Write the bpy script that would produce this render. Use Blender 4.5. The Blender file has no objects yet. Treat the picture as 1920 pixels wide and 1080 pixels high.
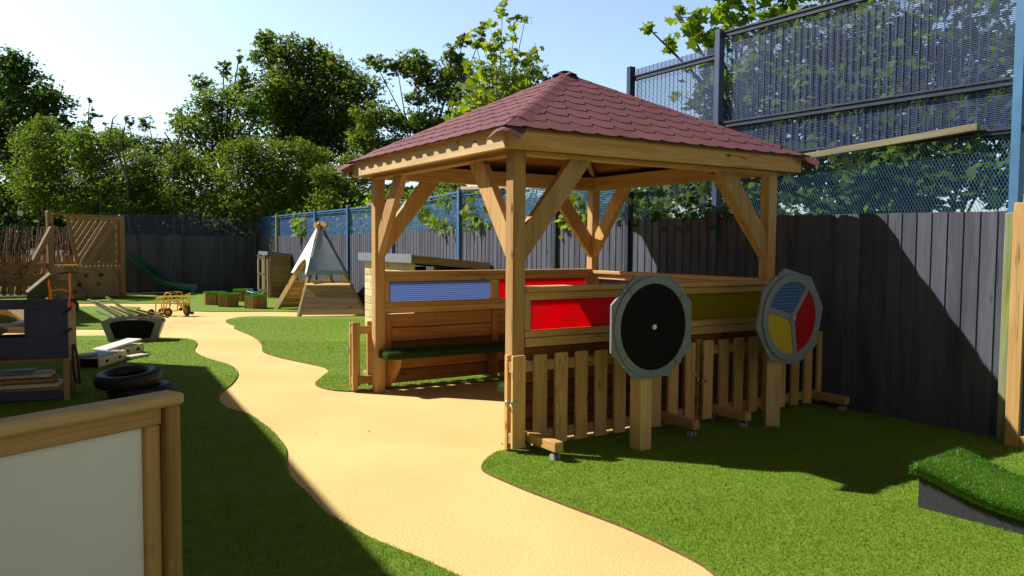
import bpy, math, random
import numpy as np
from mathutils import Vector, Matrix
R = math.radians
random.seed(7)
RNG = np.random.default_rng(11)
SC = bpy.context.scene
COL = SC.collection

# ------------------------------------------------------------------ materials
def new_mat(name):
    m = bpy.data.materials.new(name); m.use_nodes = True
    nt = m.node_tree; nt.nodes.clear()
    out = nt.nodes.new('ShaderNodeOutputMaterial')
    return m, nt, out
def nd(nt, t, **kw):
    n = nt.nodes.new(t)
    for k, v in kw.items():
        if k.startswith('i_'):
            n.inputs[k[2:].replace('_', ' ')].default_value = v
        else: setattr(n, k, v)
    return n
def c4(c): return (c[0], c[1], c[2], 1)
def ramp(nt, fac, stops):
    r = nt.nodes.new('ShaderNodeValToRGB')
    e = r.color_ramp.elements
    while len(e) < len(stops): e.new(0.5)
    for k, (p, c) in enumerate(stops): e[k].position = p; e[k].color = c4(c)
    nt.links.new(fac, r.inputs[0]); return r.outputs[0]
def mixc(nt, fac, a, b, mode='MIX'):
    m = nt.nodes.new('ShaderNodeMix'); m.data_type = 'RGBA'; m.blend_type = mode
    for s, val in ((0, fac), (6, a), (7, b)):
        if hasattr(val, 'is_linked'): nt.links.new(val, m.inputs[s])
        else: m.inputs[s].default_value = val if s == 0 else c4(val)
    return m.outputs[2]

def wood(name, light, dark, knot=(.12, .05, .015), rough=.7, grey=None, contrast=1.0):
    m, nt, out = new_mat(name)
    a = nd(nt, 'ShaderNodeAttribute', attribute_name='grain')
    t = nd(nt, 'ShaderNodeAttribute', attribute_name='tint')
    mp = nd(nt, 'ShaderNodeMapping'); mp.inputs['Scale'].default_value = (1.6, 26, 26)
    nt.links.new(a.outputs['Vector'], mp.inputs[0])
    n1 = nd(nt, 'ShaderNodeTexNoise', i_Scale=1.0, i_Detail=5.0, i_Roughness=.62, i_Distortion=.6)
    nt.links.new(mp.outputs[0], n1.inputs['Vector'])
    base = ramp(nt, n1.outputs['Fac'], [(.28, dark), (.62, light), (.85, tuple(min(1, x * 1.1) for x in light))])
    mp2 = nd(nt, 'ShaderNodeMapping'); mp2.inputs['Scale'].default_value = (3.2, 9, 9)
    nt.links.new(a.outputs['Vector'], mp2.inputs[0])
    vo = nd(nt, 'ShaderNodeTexVoronoi', i_Scale=1.0, i_Randomness=1.0)
    nt.links.new(mp2.outputs[0], vo.inputs['Vector'])
    kf = ramp(nt, vo.outputs['Distance'], [(.06, (1, 1, 1)), (.16, (0, 0, 0))])
    sel = nd(nt, 'ShaderNodeSeparateColor'); nt.links.new(vo.outputs['Color'], sel.inputs[0])
    gt = nd(nt, 'ShaderNodeMath', operation='GREATER_THAN'); gt.inputs[1].default_value = .5
    nt.links.new(sel.outputs[0], gt.inputs[0])
    km = nd(nt, 'ShaderNodeMath', operation='MULTIPLY'); nt.links.new(kf, km.inputs[0]); nt.links.new(gt.outputs[0], km.inputs[1])
    col = mixc(nt, km.outputs[0], base, knot)
    # drying cracks along the grain
    mp4 = nd(nt, 'ShaderNodeMapping'); mp4.inputs['Scale'].default_value = (.9, 17, 17)
    nt.links.new(a.outputs['Vector'], mp4.inputs[0])
    n4 = nd(nt, 'ShaderNodeTexNoise', i_Scale=1.0, i_Detail=2.0); nt.links.new(mp4.outputs[0], n4.inputs['Vector'])
    ck = ramp(nt, n4.outputs['Fac'], [(.487, (0, 0, 0)), (.496, (1, 1, 1)), (.504, (1, 1, 1)), (.513, (0, 0, 0))])
    n5 = nd(nt, 'ShaderNodeTexNoise', i_Scale=1.4, i_Detail=1.0); nt.links.new(a.outputs['Vector'], n5.inputs['Vector'])
    cm = ramp(nt, n5.outputs['Fac'], [(.54, (0, 0, 0)), (.62, (.75, .75, .75))])
    ckm = mixc(nt, 1.0, ck, cm, 'MULTIPLY')
    col = mixc(nt, ckm, col, tuple(x * .35 for x in dark))
    # board to board variation
    tv = nd(nt, 'ShaderNodeMapRange'); tv.inputs[3].default_value = max(.3, 1 - .34 * contrast); tv.inputs[4].default_value = 1 + .18 * contrast
    nt.links.new(t.outputs['Fac'], tv.inputs[0])
    comb = nd(nt, 'ShaderNodeCombineColor')
    for k in range(3): nt.links.new(tv.outputs[0], comb.inputs[k])
    col = mixc(nt, 1.0, col, comb.outputs[0], 'MULTIPLY')
    if grey:
        n2 = nd(nt, 'ShaderNodeTexNoise', i_Scale=1.7, i_Detail=3.0)
        mp3 = nd(nt, 'ShaderNodeMapping'); mp3.inputs['Scale'].default_value = (.6, 5, 5)
        nt.links.new(a.outputs['Vector'], mp3.inputs[0]); nt.links.new(mp3.outputs[0], n2.inputs['Vector'])
        gf = ramp(nt, n2.outputs['Fac'], [(.45, (0, 0, 0)), (.75, (.6, .6, .6))])
        col = mixc(nt, gf, col, grey)
    b = nd(nt, 'ShaderNodeBsdfPrincipled', i_Roughness=rough); b.inputs['Specular IOR Level'].default_value = .25
    nt.links.new(col, b.inputs['Base Color'])
    bp = nd(nt, 'ShaderNodeBump', i_Strength=.25, i_Distance=.004)
    nt.links.new(n1.outputs['Fac'], bp.inputs['Height']); nt.links.new(bp.outputs[0], b.inputs['Normal'])
    nt.links.new(b.outputs[0], out.inputs[0]); return m

def plain(name, c, rough=.5, metal=0, var=.12, scale=9, bump=0, spec=.4, c2=None):
    m, nt, out = new_mat(name)
    tc = nd(nt, 'ShaderNodeTexCoord')
    n = nd(nt, 'ShaderNodeTexNoise', i_Scale=float(scale), i_Detail=4.0, i_Roughness=.6)
    nt.links.new(tc.outputs['Object'], n.inputs['Vector'])
    d = c2 or tuple(x * (1 - var * 2) for x in c)
    l = tuple(min(1, x * (1 + var)) for x in c)
    col = ramp(nt, n.outputs['Fac'], [(.3, d), (.7, l)])
    b = nd(nt, 'ShaderNodeBsdfPrincipled', i_Roughness=rough, i_Metallic=float(metal)); b.inputs['Specular IOR Level'].default_value = spec
    nt.links.new(col, b.inputs['Base Color'])
    if bump:
        bp = nd(nt, 'ShaderNodeBump', i_Strength=float(bump), i_Distance=.004)
        nt.links.new(n.outputs['Fac'], bp.inputs['Height']); nt.links.new(bp.outputs[0], b.inputs['Normal'])
    nt.links.new(b.outputs[0], out.inputs[0]); return m

def leafmat(name, cols, trans=.4, tcol=None, rough=.6, spec=.2):
    m, nt, out = new_mat(name)
    g = nd(nt, 'ShaderNodeNewGeometry')
    col = ramp(nt, g.outputs['Random Per Island'], [(i / max(1, len(cols) - 1), c) for i, c in enumerate(cols)])
    b = nd(nt, 'ShaderNodeBsdfPrincipled', i_Roughness=rough); b.inputs['Specular IOR Level'].default_value = spec
    nt.links.new(col, b.inputs['Base Color'])
    tr = nd(nt, 'ShaderNodeBsdfTranslucent')
    tc = mixc(nt, 1.0, col, tcol or (1.5, 1.5, .7), 'MULTIPLY'); nt.links.new(tc, tr.inputs[0])
    mx = nd(nt, 'ShaderNodeMixShader'); mx.inputs[0].default_value = trans
    nt.links.new(b.outputs[0], mx.inputs[1]); nt.links.new(tr.outputs[0], mx.inputs[2])
    nt.links.new(mx.outputs[0], out.inputs[0]); return m

def pane(name, c, thru=.12, ribs=22, axis=2, rough=.25, tr=.72, lo=.6):
    """ribbed translucent plastic sheet"""
    m, nt, out = new_mat(name)
    tc = nd(nt, 'ShaderNodeTexCoord')
    wv = nd(nt, 'ShaderNodeTexWave', wave_type='BANDS', bands_direction='XYZ'[axis], i_Scale=float(ribs), i_Distortion=.2)
    nt.links.new(tc.outputs['Object'], wv.inputs['Vector'])
    col = ramp(nt, wv.outputs['Fac'], [(0, tuple(x * lo for x in c)), (1, c)])
    bp = nd(nt, 'ShaderNodeBump', i_Strength=.5, i_Distance=.004); nt.links.new(wv.outputs['Fac'], bp.inputs['Height'])
    tl = nd(nt, 'ShaderNodeBsdfTranslucent'); nt.links.new(col, tl.inputs[0])
    df = nd(nt, 'ShaderNodeBsdfPrincipled', i_Roughness=rough); nt.links.new(col, df.inputs['Base Color']); nt.links.new(bp.outputs[0], df.inputs['Normal'])
    tp = nd(nt, 'ShaderNodeBsdfTransparent'); nt.links.new(col, tp.inputs[0])
    m1 = nd(nt, 'ShaderNodeMixShader'); m1.inputs[0].default_value = tr
    nt.links.new(df.outputs[0], m1.inputs[1]); nt.links.new(tl.outputs[0], m1.inputs[2])
    m2 = nd(nt, 'ShaderNodeMixShader'); m2.inputs[0].default_value = thru
    nt.links.new(m1.outputs[0], m2.inputs[1]); nt.links.new(tp.outputs[0], m2.inputs[2])
    nt.links.new(m2.outputs[0], out.inputs[0]); return m

def sand_mat():
    m, nt, out = new_mat('wet pour rubber')
    tc = nd(nt, 'ShaderNodeTexCoord')
    n1 = nd(nt, 'ShaderNodeTexNoise', i_Scale=95.0, i_Detail=4.0, i_Roughness=.8)
    n2 = nd(nt, 'ShaderNodeTexNoise', i_Scale=.8, i_Detail=4.0)
    n3 = nd(nt, 'ShaderNodeTexVoronoi', i_Scale=3.0)
    for n in (n1, n2, n3): nt.links.new(tc.outputs['Object'], n.inputs['Vector'])
    c = ramp(nt, n1.outputs['Fac'], [(.34, (.46, .30, .105)), (.5, (.72, .525, .215)), (.66, (.87, .68, .335))])
    c2 = ramp(nt, n2.outputs['Fac'], [(.3, (.80, .79, .78)), (.7, (1, 1, 1))])
    c = mixc(nt, 1.0, c, c2, 'MULTIPLY')
    sp = ramp(nt, n3.outputs['Distance'], [(.012, (1, 1, 1)), (.02, (0, 0, 0))])
    c = mixc(nt, sp, c, (.2, .11, .04))
    b = nd(nt, 'ShaderNodeBsdfPrincipled', i_Roughness=.85); b.inputs['Specular IOR Level'].default_value = .2
    nt.links.new(c, b.inputs['Base Color'])
    bp = nd(nt, 'ShaderNodeBump', i_Strength=.5, i_Distance=.004); nt.links.new(n1.outputs['Fac'], bp.inputs['Height']); nt.links.new(bp.outputs[0], b.inputs['Normal'])
    nt.links.new(b.outputs[0], out.inputs[0]); return m

def turf_mat():
    m, nt, out = new_mat('turf backing')
    tc = nd(nt, 'ShaderNodeTexCoord')
    n1 = nd(nt, 'ShaderNodeTexNoise', i_Scale=110.0, i_Detail=3.0, i_Roughness=.75)
    n2 = nd(nt, 'ShaderNodeTexNoise', i_Scale=1.1, i_Detail=5.0)
    mp = nd(nt, 'ShaderNodeMapping'); mp.inputs['Scale'].default_value = (1, 7, 1); mp.inputs['Rotation'].default_value = (0, 0, R(32))
    nt.links.new(tc.outputs['Object'], mp.inputs[0]); nt.links.new(mp.outputs[0], n2.inputs['Vector'])
    nt.links.new(tc.outputs['Object'], n1.inputs['Vector'])
    c = ramp(nt, n1.outputs['Fac'], [(.3, (.06, .115, .008)), (.5, (.15, .25, .02)), (.72, (.22, .335, .038))])
    c2 = ramp(nt, n2.outputs['Fac'], [(.32, (.84, .88, .88)), (.68, (1.1, 1.06, 1.06))])
    c = mixc(nt, 1.0, c, c2, 'MULTIPLY')
    b = nd(nt, 'ShaderNodeBsdfPrincipled', i_Roughness=.75); b.inputs['Specular IOR Level'].default_value = .2
    nt.links.new(c, b.inputs['Base Color'])
    bp = nd(nt, 'ShaderNodeBump', i_Strength=.8, i_Distance=.012); nt.links.new(n1.outputs['Fac'], bp.inputs['Height']); nt.links.new(bp.outputs[0], b.inputs['Normal'])
    nt.links.new(b.outputs[0], out.inputs[0]); return m

def shingle_mat():
    m, nt, out = new_mat('red mineral felt')
    tc = nd(nt, 'ShaderNodeTexCoord'); g = nd(nt, 'ShaderNodeNewGeometry')
    n1 = nd(nt, 'ShaderNodeTexNoise', i_Scale=230.0, i_Detail=2.0, i_Roughness=.8)
    n2 = nd(nt, 'ShaderNodeTexNoise', i_Scale=3.0, i_Detail=4.0)
    for n in (n1, n2): nt.links.new(tc.outputs['Object'], n.inputs['Vector'])
    c = ramp(nt, n1.outputs['Fac'], [(.3, (.10, .034, .044)), (.5, (.165, .062, .075)), (.72, (.27, .13, .145))])
    c2 = ramp(nt, n2.outputs['Fac'], [(.3, (.88, .86, .88)), (.7, (1.06, 1.03, 1.03))])
    c3 = ramp(nt, g.outputs['Random Per Island'], [(0, (.9, .86, .88)), (1, (1.08, 1.04, 1.04))])
    c = mixc(nt, 1.0, mixc(nt, 1.0, c, c2, 'MULTIPLY'), c3, 'MULTIPLY')
    b = nd(nt, 'ShaderNodeBsdfPrincipled', i_Roughness=.8); b.inputs['Specular IOR Level'].default_value = .3
    nt.links.new(c, b.inputs['Base Color'])
    bp = nd(nt, 'ShaderNodeBump', i_Strength=.4, i_Distance=.003); nt.links.new(n1.outputs['Fac'], bp.inputs['Height']); nt.links.new(bp.outputs[0], b.inputs['Normal'])
    nt.links.new(b.outputs[0], out.inputs[0]); return m

M = {}
M['pine'] = wood('honey pine', (.60, .365, .135), (.42, .225, .072), grey=(.50, .35, .18))
M['pine_pale'] = wood('pale pine', (.66, .455, .215), (.48, .30, .12), grey=(.52, .42, .27))
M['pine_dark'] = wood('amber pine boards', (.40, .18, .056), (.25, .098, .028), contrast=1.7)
M['pine_old'] = wood('weathered pine', (.40, .26, .13), (.25, .15, .07), grey=(.24, .20, .15))
M['batten'] = wood('grey weathered batten', (.32, .28, .17), (.20, .17, .10))
M['pine_far'] = wood('brown play timber', (.36, .20, .075), (.22, .115, .04), grey=(.25, .19, .12))
M['cream_boards'] = wood('cream boards', (.72, .58, .36), (.58, .43, .24))
M['fence_black'] = wood('black stained boards', (.088, .094, .126), (.052, .056, .078), knot=(.03, .032, .042), rough=.75, grey=(.12, .125, .155), contrast=.9)
M['fence_blue'] = plain('blue painted steel', (.055, .15, .33), .45, var=.1, scale=4)
M['post_blue'] = plain('mid blue steel', (.07, .19, .36), .45, var=.1, scale=4)
M['fence_steel'] = plain('slate blue steel', (.05, .075, .15), .45, var=.1, scale=4)
M['fence_navy'] = plain('dark blue steel', (.022, .035, .065), .5, var=.15, scale=5)
M['wire_dark'] = plain('dark mesh wire', (.028, .052, .14), .5, var=.1)
M['wire_blue'] = plain('blue mesh wire', (.03, .10, .27), .5, var=.1)
M['mesh_blue'] = plain('pale blue expanded mesh', (.10, .24, .40), .45, var=.1)
M['grey_board'] = plain('grey plastic board', (.20, .215, .25), .42, var=.06, scale=3)
M['navy_board'] = plain('slate blue board', (.065, .075, .14), .5, var=.1, scale=3, c2=(.05, .056, .11))
M['black'] = plain('black panel', (.008, .008, .009), .7, var=.2, scale=40, spec=.12)
M['black_felt'] = plain('black recycled board', (.035, .036, .042), .7, var=.35, scale=160, bump=.3)
M['rubber'] = plain('black rubber', (.009, .009, .016), .5, var=.2, scale=20, bump=.2, spec=.5)
M['steel'] = plain('bright steel', (.55, .54, .52), .3, metal=1, var=.05)
M['castor'] = plain('grey castor plastic', (.30, .31, .36), .4, var=.05)
M['white_ply'] = plain('pale ply', (.62, .56, .46), .5, var=.06, scale=6)
M['white_board'] = plain('white board', (.74, .70, .63), .45, var=.04, scale=4)
M['cream_panel'] = plain('cream panel', (.90, .89, .88), .6, var=.03, scale=1.3)
M['blue_top'] = plain('pale blue lid', (.20, .24, .36), .4, var=.1)
M['hole_shade'] = plain('painted recess shade', (.03, .014, .008), .8, var=.2)  # flat dark colour standing in for shade inside holes and gaps
M['canvas_white'] = plain('white canvas', (.74, .75, .78), .8, var=.03, scale=5, bump=.1)
M['canvas_blue'] = plain('slate blue canvas', (.27, .32, .42), .8, var=.06, scale=4, bump=.1)
M['roof_grey'] = plain('grey roofing felt', (.16, .16, .18), .85, var=.12, scale=60)
M['orange'] = plain('orange enamel', (.75, .20, .012), .35, var=.06)
M['yellow'] = plain('yellow enamel', (.80, .40, .02), .35, var=.06)
M['red_hub'] = plain('rust red hub', (.40, .10, .03), .45, var=.1)
M['slide_green'] = plain('dark green plastic', (.012, .06, .045), .3, var=.1)
M['book_blue'] = plain('blue cover', (.02, .16, .36), .4, var=.05)
M['mauve'] = plain('mauve cover', (.22, .20, .30), .4, var=.05)
M['bamboo'] = wood('reed screen', (.36, .24, .19), (.16, .10, .085), contrast=2.0)
M['bark'] = plain('tree bark', (.075, .055, .04), .9, var=.3, scale=14, bump=.6)
M['added_school_wall'] = plain('added block wall', (.31, .29, .27), .9, var=.1, scale=2)  # wall tone of the added block that cuts the sky fill
M['render_wall'] = plain('pale rendered wall', (.62, .56, .48), .9, var=.06, scale=2)
M['lichen'] = wood('lichened post', (.30, .34, .10), (.16, .18, .06), grey=(.30, .34, .30))
M['red_pane'] = pane('red ribbed pane', (.90, .012, .05), .16)
M['yellow_pane'] = pane('yellow ribbed pane', (.50, .45, .02), .10)
M['blue_pane'] = pane('blue ribbed pane', (.37, .49, .83), .15, ribs=16, lo=.45)
M['disc_blue'] = pane('blue wheel pane', (.12, .28, .62), .15, ribs=12, tr=.35, lo=.5)
M['disc_red'] = pane('red wheel pane', (.62, .01, .02), .1, ribs=14, tr=.35, lo=.9)
M['disc_yellow'] = pane('yellow wheel pane', (.86, .60, .015), .1, ribs=24, axis=0, tr=.3, lo=.8)
M['bitumen'] = plain('cut felt edge', (.03, .015, .017), .8, var=.2, scale=50)
M['sand'] = sand_mat(); M['turf'] = turf_mat(); M['shingle'] = shingle_mat()
M['soil'] = plain('rough ground', (.05, .06, .025), .95, var=.3, scale=2)
M['turf_edge'] = plain('turf edge', (.16, .085, .035), .9, var=.2, scale=30)
M['blade'] = leafmat('turf blades', [(.105, .172, .008), (.165, .26, .015), (.205, .31, .024), (.132, .22, .011), (.235, .325, .04)], .32, (1.35, 1.35, .4), .55, .18)
M['blade_lush'] = leafmat('lush turf blades', [(.03, .11, .006), (.06, .19, .012), (.10, .26, .02), (.05, .15, .01)], .35, (1.4, 1.4, .5), .35, .4)
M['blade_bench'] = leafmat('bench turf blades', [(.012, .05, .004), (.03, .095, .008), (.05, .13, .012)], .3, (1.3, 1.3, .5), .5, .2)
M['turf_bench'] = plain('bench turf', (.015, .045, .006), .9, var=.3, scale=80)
M['blade_blue'] = leafmat('blue turf blades', [(.01, .10, .36), (.02, .16, .50), (.01, .07, .28)], .25, (1, 1, 1.2), .4, .3)
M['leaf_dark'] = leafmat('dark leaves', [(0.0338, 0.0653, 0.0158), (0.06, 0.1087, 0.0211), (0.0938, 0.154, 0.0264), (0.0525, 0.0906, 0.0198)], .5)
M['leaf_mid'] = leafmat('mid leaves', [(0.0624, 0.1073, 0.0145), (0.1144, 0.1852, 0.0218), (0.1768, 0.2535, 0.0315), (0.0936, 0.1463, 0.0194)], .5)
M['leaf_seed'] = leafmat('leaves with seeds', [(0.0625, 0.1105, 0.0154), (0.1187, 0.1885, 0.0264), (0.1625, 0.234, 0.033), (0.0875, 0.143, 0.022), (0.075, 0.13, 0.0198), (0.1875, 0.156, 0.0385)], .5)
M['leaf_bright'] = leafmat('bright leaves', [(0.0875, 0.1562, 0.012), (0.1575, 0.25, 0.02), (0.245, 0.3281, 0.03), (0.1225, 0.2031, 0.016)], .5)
M['leaf_bush'] = leafmat('bush leaves', [(.05, .095, .012), (.105, .155, .018), (.16, .215, .028), (.08, .125, .015)], .5)
M['leaf_lime'] = leafmat('lime leaves', [(0.0924, 0.1573, 0.015), (0.1716, 0.2541, 0.025), (0.264, 0.3267, 0.035), (0.1188, 0.1936, 0.02)], .5, (1.6, 1.5, .5))
M['leaf_conifer'] = leafmat('blue green needles', [(0.0588, 0.1078, 0.0637), (0.098, 0.1666, 0.091), (0.0784, 0.1274, 0.0637)], .5)

# ------------------------------------------------------------------ mesh builder
I3 = np.eye(3)
def rotz(a): c, s = math.cos(a), math.sin(a); return np.array([[c, -s, 0], [s, c, 0], [0, 0, 1.0]])
def roty(a): c, s = math.cos(a), math.sin(a); return np.array([[c, 0, s], [0, 1.0, 0], [-s, 0, c]])
def rotx(a): c, s = math.cos(a), math.sin(a); return np.array([[1.0, 0, 0], [0, c, -s], [0, s, c]])
def unit(v): v = np.array(v, float); return v / np.linalg.norm(v)
class MB:
    def __init__(s): s.v = []; s.f = []; s.g = []; s.t = []; s.m = []; s.sm = []
    def add(s, verts, faces, grain=None, mat=0, smooth=False):
        o = len(s.v); off = np.array([random.uniform(0, 50), random.uniform(0, 50), random.uniform(0, 50)]); t = random.random()
        s.v += [tuple(map(float, p)) for p in verts]
        g = verts if grain is None else grain
        for f in faces:
            s.f.append([o + i for i in f]); s.m.append(mat); s.sm.append(smooth)
            for i in f:
                s.g.append((g[i][0] + off[0], g[i][1] + off[1], g[i][2] + off[2])); s.t.append(t)
        return s
    def box(s, c, size, Rm=I3, ax=0, ch=.004, mat=0):
        h = np.array(size, float) / 2; ch = min(ch, h.min() * .45)
        V = []; G = []; idx = {}
        order = {0: (0, 1, 2), 1: (1, 2, 0), 2: (2, 0, 1)}[ax]
        for sx in (-1, 1):
            for sy in (-1, 1):
                for sz in (-1, 1):
                    sg = np.array([sx, sy, sz])
                    for k in range(3):
                        p = sg * (h - ch); p[k] = sg[k] * h[k]
                        idx[(sx, sy, sz, k)] = len(V); V.append(np.array(c) + Rm @ p); G.append(p[list(order)])
        F = []
        for k in range(3):
            a, b = (k + 1) % 3, (k + 2) % 3
            for sg in (-1, 1):
                q = []
                for (sa, sb) in ((-1, -1), (1, -1), (1, 1), (-1, 1)):
                    t = [0, 0, 0]; t[k] = sg; t[a] = sa; t[b] = sb; q.append(idx[(t[0], t[1], t[2], k)])
                F.append(q if sg > 0 else q[::-1])
        for k in range(3):      # edges along k
            a, b = (k + 1) % 3, (k + 2) % 3
            for sa in (-1, 1):
                for sb in (-1, 1):
                    t0 = [0, 0, 0]; t0[k] = -1; t0[a] = sa; t0[b] = sb; t1 = list(t0); t1[k] = 1
                    q = [idx[(*t0, a)], idx[(*t1, a)], idx[(*t1, b)], idx[(*t0, b)]]
                    F.append(q if sa * sb < 0 else q[::-1])
        for sx in (-1, 1):
            for sy in (-1, 1):
                for sz in (-1, 1):
                    q = [idx[(sx, sy, sz, k)] for k in range(3)]
                    F.append(q if sx * sy * sz > 0 else q[::-1])
        return s.add(V, F, G, mat)
    def bb(s, x0, x1, y0, y1, z0, z1, ax=0, ch=.004, mat=0):
        return s.box(((x0 + x1) / 2, (y0 + y1) / 2, (z0 + z1) / 2), (abs(x1 - x0), abs(y1 - y0), abs(z1 - z0)), I3, ax, ch, mat)
    def beam(s, p0, p1, w, h, up=(0, 0, 1), ch=.004, mat=0):
        p0 = np.array(p0, float); p1 = np.array(p1, float); d = p1 - p0; L = np.linalg.norm(d); x = d / L
        y = np.cross(up, x); y /= np.linalg.norm(y); z = np.cross(x, y)
        return s.box((p0 + p1) / 2, (L, w, h), np.array([x, y, z]).T, 0, ch, mat)
    def prism(s, pts, o, ex, ey, t, mat=0, grain=0, smooth=False):
        """polygon (counter-clockwise in ex,ey) extruded from o by t along ex x ey"""
        ex = np.array(ex, float); ey = np.array(ey, float); ez = np.cross(ex, ey); o = np.array(o, float); n = len(pts)
        V = [o + ex * a + ey * b for a, b in pts] + [o + ex * a + ey * b + ez * t for a, b in pts]
        G = [((a, b) if grain == 0 else (b, a)) + (0,) for a, b in pts] + [((a, b) if grain == 0 else (b, a)) + (t,) for a, b in pts]
        F = [list(range(n))[::-1], list(range(n, 2 * n))]
        if t < 0: F = [f[::-1] for f in F]
        for i in range(n):
            j = (i + 1) % n; q = [i, j, n + j, n + i]; F.append(q if t > 0 else q[::-1])
        return s.add(V, F, G, mat, False)
    def ring(s, outer, inner, o, ex, ey, t, mat=0):
        """flat frame between two loops of equal count"""
        ex = np.array(ex, float); ey = np.array(ey, float); ez = np.cross(ex, ey); o = np.array(o, float); n = len(outer)
        V = []
        for zz in (0, t):
            for L in (outer, inner): V += [o + ex * a + ey * b + ez * zz for a, b in L]
        F = []
        for i in range(n):
            j = (i + 1) % n
            F += [[2 * n + i, 2 * n + j, 3 * n + j, 3 * n + i], [j, i, n + i, n + j], [i, j, 2 * n + j, 2 * n + i], [n + j, n + i, 3 * n + i, 3 * n + j]]
        if t < 0: F = [f[::-1] for f in F]
        return s.add(V, F, None, mat)
    def tube(s, P, r, n=8, mat=0, cap=True):
        P = [np.array(p, float) for p in P]; m = len(P)
        rr = r if hasattr(r, '__len__') else [r] * m
        V = []; G = []; ref = None; dist = 0
        for i in range(m):
            d = unit(P[min(i + 1, m - 1)] - P[max(i - 1, 0)])
            if ref is None: ref = unit(np.cross(d, (0, 0, 1) if abs(d[2]) < .9 else (1, 0, 0)))
            ref = unit(ref - d * (ref @ d)); b = np.cross(d, ref)
            if i: dist += np.linalg.norm(P[i] - P[i - 1])
            for k in range(n):
                a = 2 * math.pi * k / n
                V.append(P[i] + rr[i] * (math.cos(a) * ref + math.sin(a) * b)); G.append((dist, math.cos(a) * rr[i], math.sin(a) * rr[i]))
        F = [[i * n + k, i * n + (k + 1) % n, (i + 1) * n + (k + 1) % n, (i + 1) * n + k] for i in range(m - 1) for k in range(n)]
        s.add(V, F, G, mat, True)
        if cap:
            o = len(V); s.add(V[:n], [list(range(n))[::-1]], G[:n], mat); s.add(V[-n:], [list(range(n))], G[-n:], mat)
        return s
    def cyl(s, p0, p1, r, n=20, mat=0): return s.tube([p0, p1], r, n, mat)
    def torus(s, c, axis, Rr, r, n=28, k=10, mat=0, sq=1.0):
        ax = unit(axis); a = unit(np.cross(ax, (0, 0, 1) if abs(ax[2]) < .9 else (1, 0, 0))); b = np.cross(ax, a); V = []
        for i in range(n):
            t = 2 * math.pi * i / n; d = math.cos(t) * a + math.sin(t) * b
            for j in range(k):
                p = 2 * math.pi * j / k; V.append(np.array(c) + d * (Rr + r * math.cos(p)) + ax * r * sq * math.sin(p))
        F = [[i * k + j, ((i + 1) % n) * k + j, ((i + 1) % n) * k + (j + 1) % k, i * k + (j + 1) % k] for i in range(n) for j in range(k)]
        return s.add(V, F, None, mat, True)
    def build(s, name, mats, parent=None, label=None):
        if not isinstance(mats, (list, tuple)): mats = [mats]
        off = np.zeros(3); p = parent
        while p is not None: off += np.array(p.location); p = p.parent
        me = bpy.data.meshes.new(name)
        me.from_pydata([tuple(np.array(v) - off) for v in s.v], [], s.f)
        for m in mats: me.materials.append(m)
        me.polygons.foreach_set('material_index', s.m); me.polygons.foreach_set('use_smooth', s.sm)
        a = me.attributes.new('grain', 'FLOAT_VECTOR', 'CORNER'); a.data.foreach_set('vector', np.array(s.g, np.float32).ravel())
        a = me.attributes.new('tint', 'FLOAT', 'CORNER'); a.data.foreach_set('value', np.array(s.t, np.float32))
        me.update()
        o = bpy.data.objects.new(name, me); COL.objects.link(o); o.parent = parent
        if label: o['label'] = label
        return o
def soup(name, V, polys_n, mat, parent=None):
    """many equal polygons: V has shape (count, n, 3)"""
    V = np.asarray(V, np.float32)
    if parent is not None:
        off = np.zeros(3, np.float32); p = parent
        while p is not None: off += np.array(p.location, np.float32); p = p.parent
        V = V - off
    c, n, _ = V.shape
    me = bpy.data.meshes.new(name)
    me.vertices.add(c * n); me.vertices.foreach_set('co', V.reshape(-1))
    me.loops.add(c * n); me.loops.foreach_set('vertex_index', np.arange(c * n, dtype=np.int32))
    me.polygons.add(c); me.polygons.foreach_set('loop_start', np.arange(0, c * n, n, dtype=np.int32))
    me.update(calc_edges=True); me.materials.append(mat)
    o = bpy.data.objects.new(name, me); COL.objects.link(o); o.parent = parent
    return o
def tag(o, label, cat, group=None, kind=None):
    if label: o['label'] = label
    if cat: o['category'] = cat
    if group: o['group'] = group
    if kind: o['kind'] = kind
    return o
def thing(name, label, cat, loc=(0, 0, 0), group=None):
    o = bpy.data.objects.new(name, None); COL.objects.link(o); o.empty_display_size = .2
    o.location = loc; return tag(o, label, cat, group)
def structure(o): o['kind'] = 'structure'; return o
def dup(root, loc, rz, label):
    def cp(o, par):
        c = o.copy(); COL.objects.link(c); c.parent = par
        for ch in list(o.children): cp(ch, c)
        return c
    r = cp(root, None); r.location = loc; r.rotation_euler = (0, 0, rz); r['label'] = label
    return r

# ------------------------------------------------------------------ camera, sun, sky
CAM = np.array([-2.922, -4.623, 1.45])
CR = np.array([.8461147, -.5329554, .0069615]); CU = np.array([.0229031, .0494035, .9985163]); CF = np.array([.5325086, .8446998, -.0540073])
FPX = 1467.32
cd = bpy.data.cameras.new('camera'); cam = bpy.data.objects.new('camera', cd); COL.objects.link(cam)
mw = Matrix.Identity(4)
for i in range(3): mw[i][0] = CR[i]; mw[i][1] = CU[i]; mw[i][2] = -CF[i]; mw[i][3] = CAM[i]
cam.matrix_world = mw
cd.sensor_width = 36; cd.lens = 36 * FPX / 1920; cd.clip_start = .05; cd.clip_end = 3000
SC.camera = cam
def at(px, py, d):
    """world point seen in direction (px,py) of the 1920x1080 frame at forward distance d"""
    r = CF + CR * (px - 960) / FPX - CU * (py - 540) / FPX
    return CAM + r * d
SUN = np.array([1.42, -1.61, -2.08])
sd = bpy.data.lights.new('sun', 'SUN'); so = bpy.data.objects.new('sun', sd); COL.objects.link(so)
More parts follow.
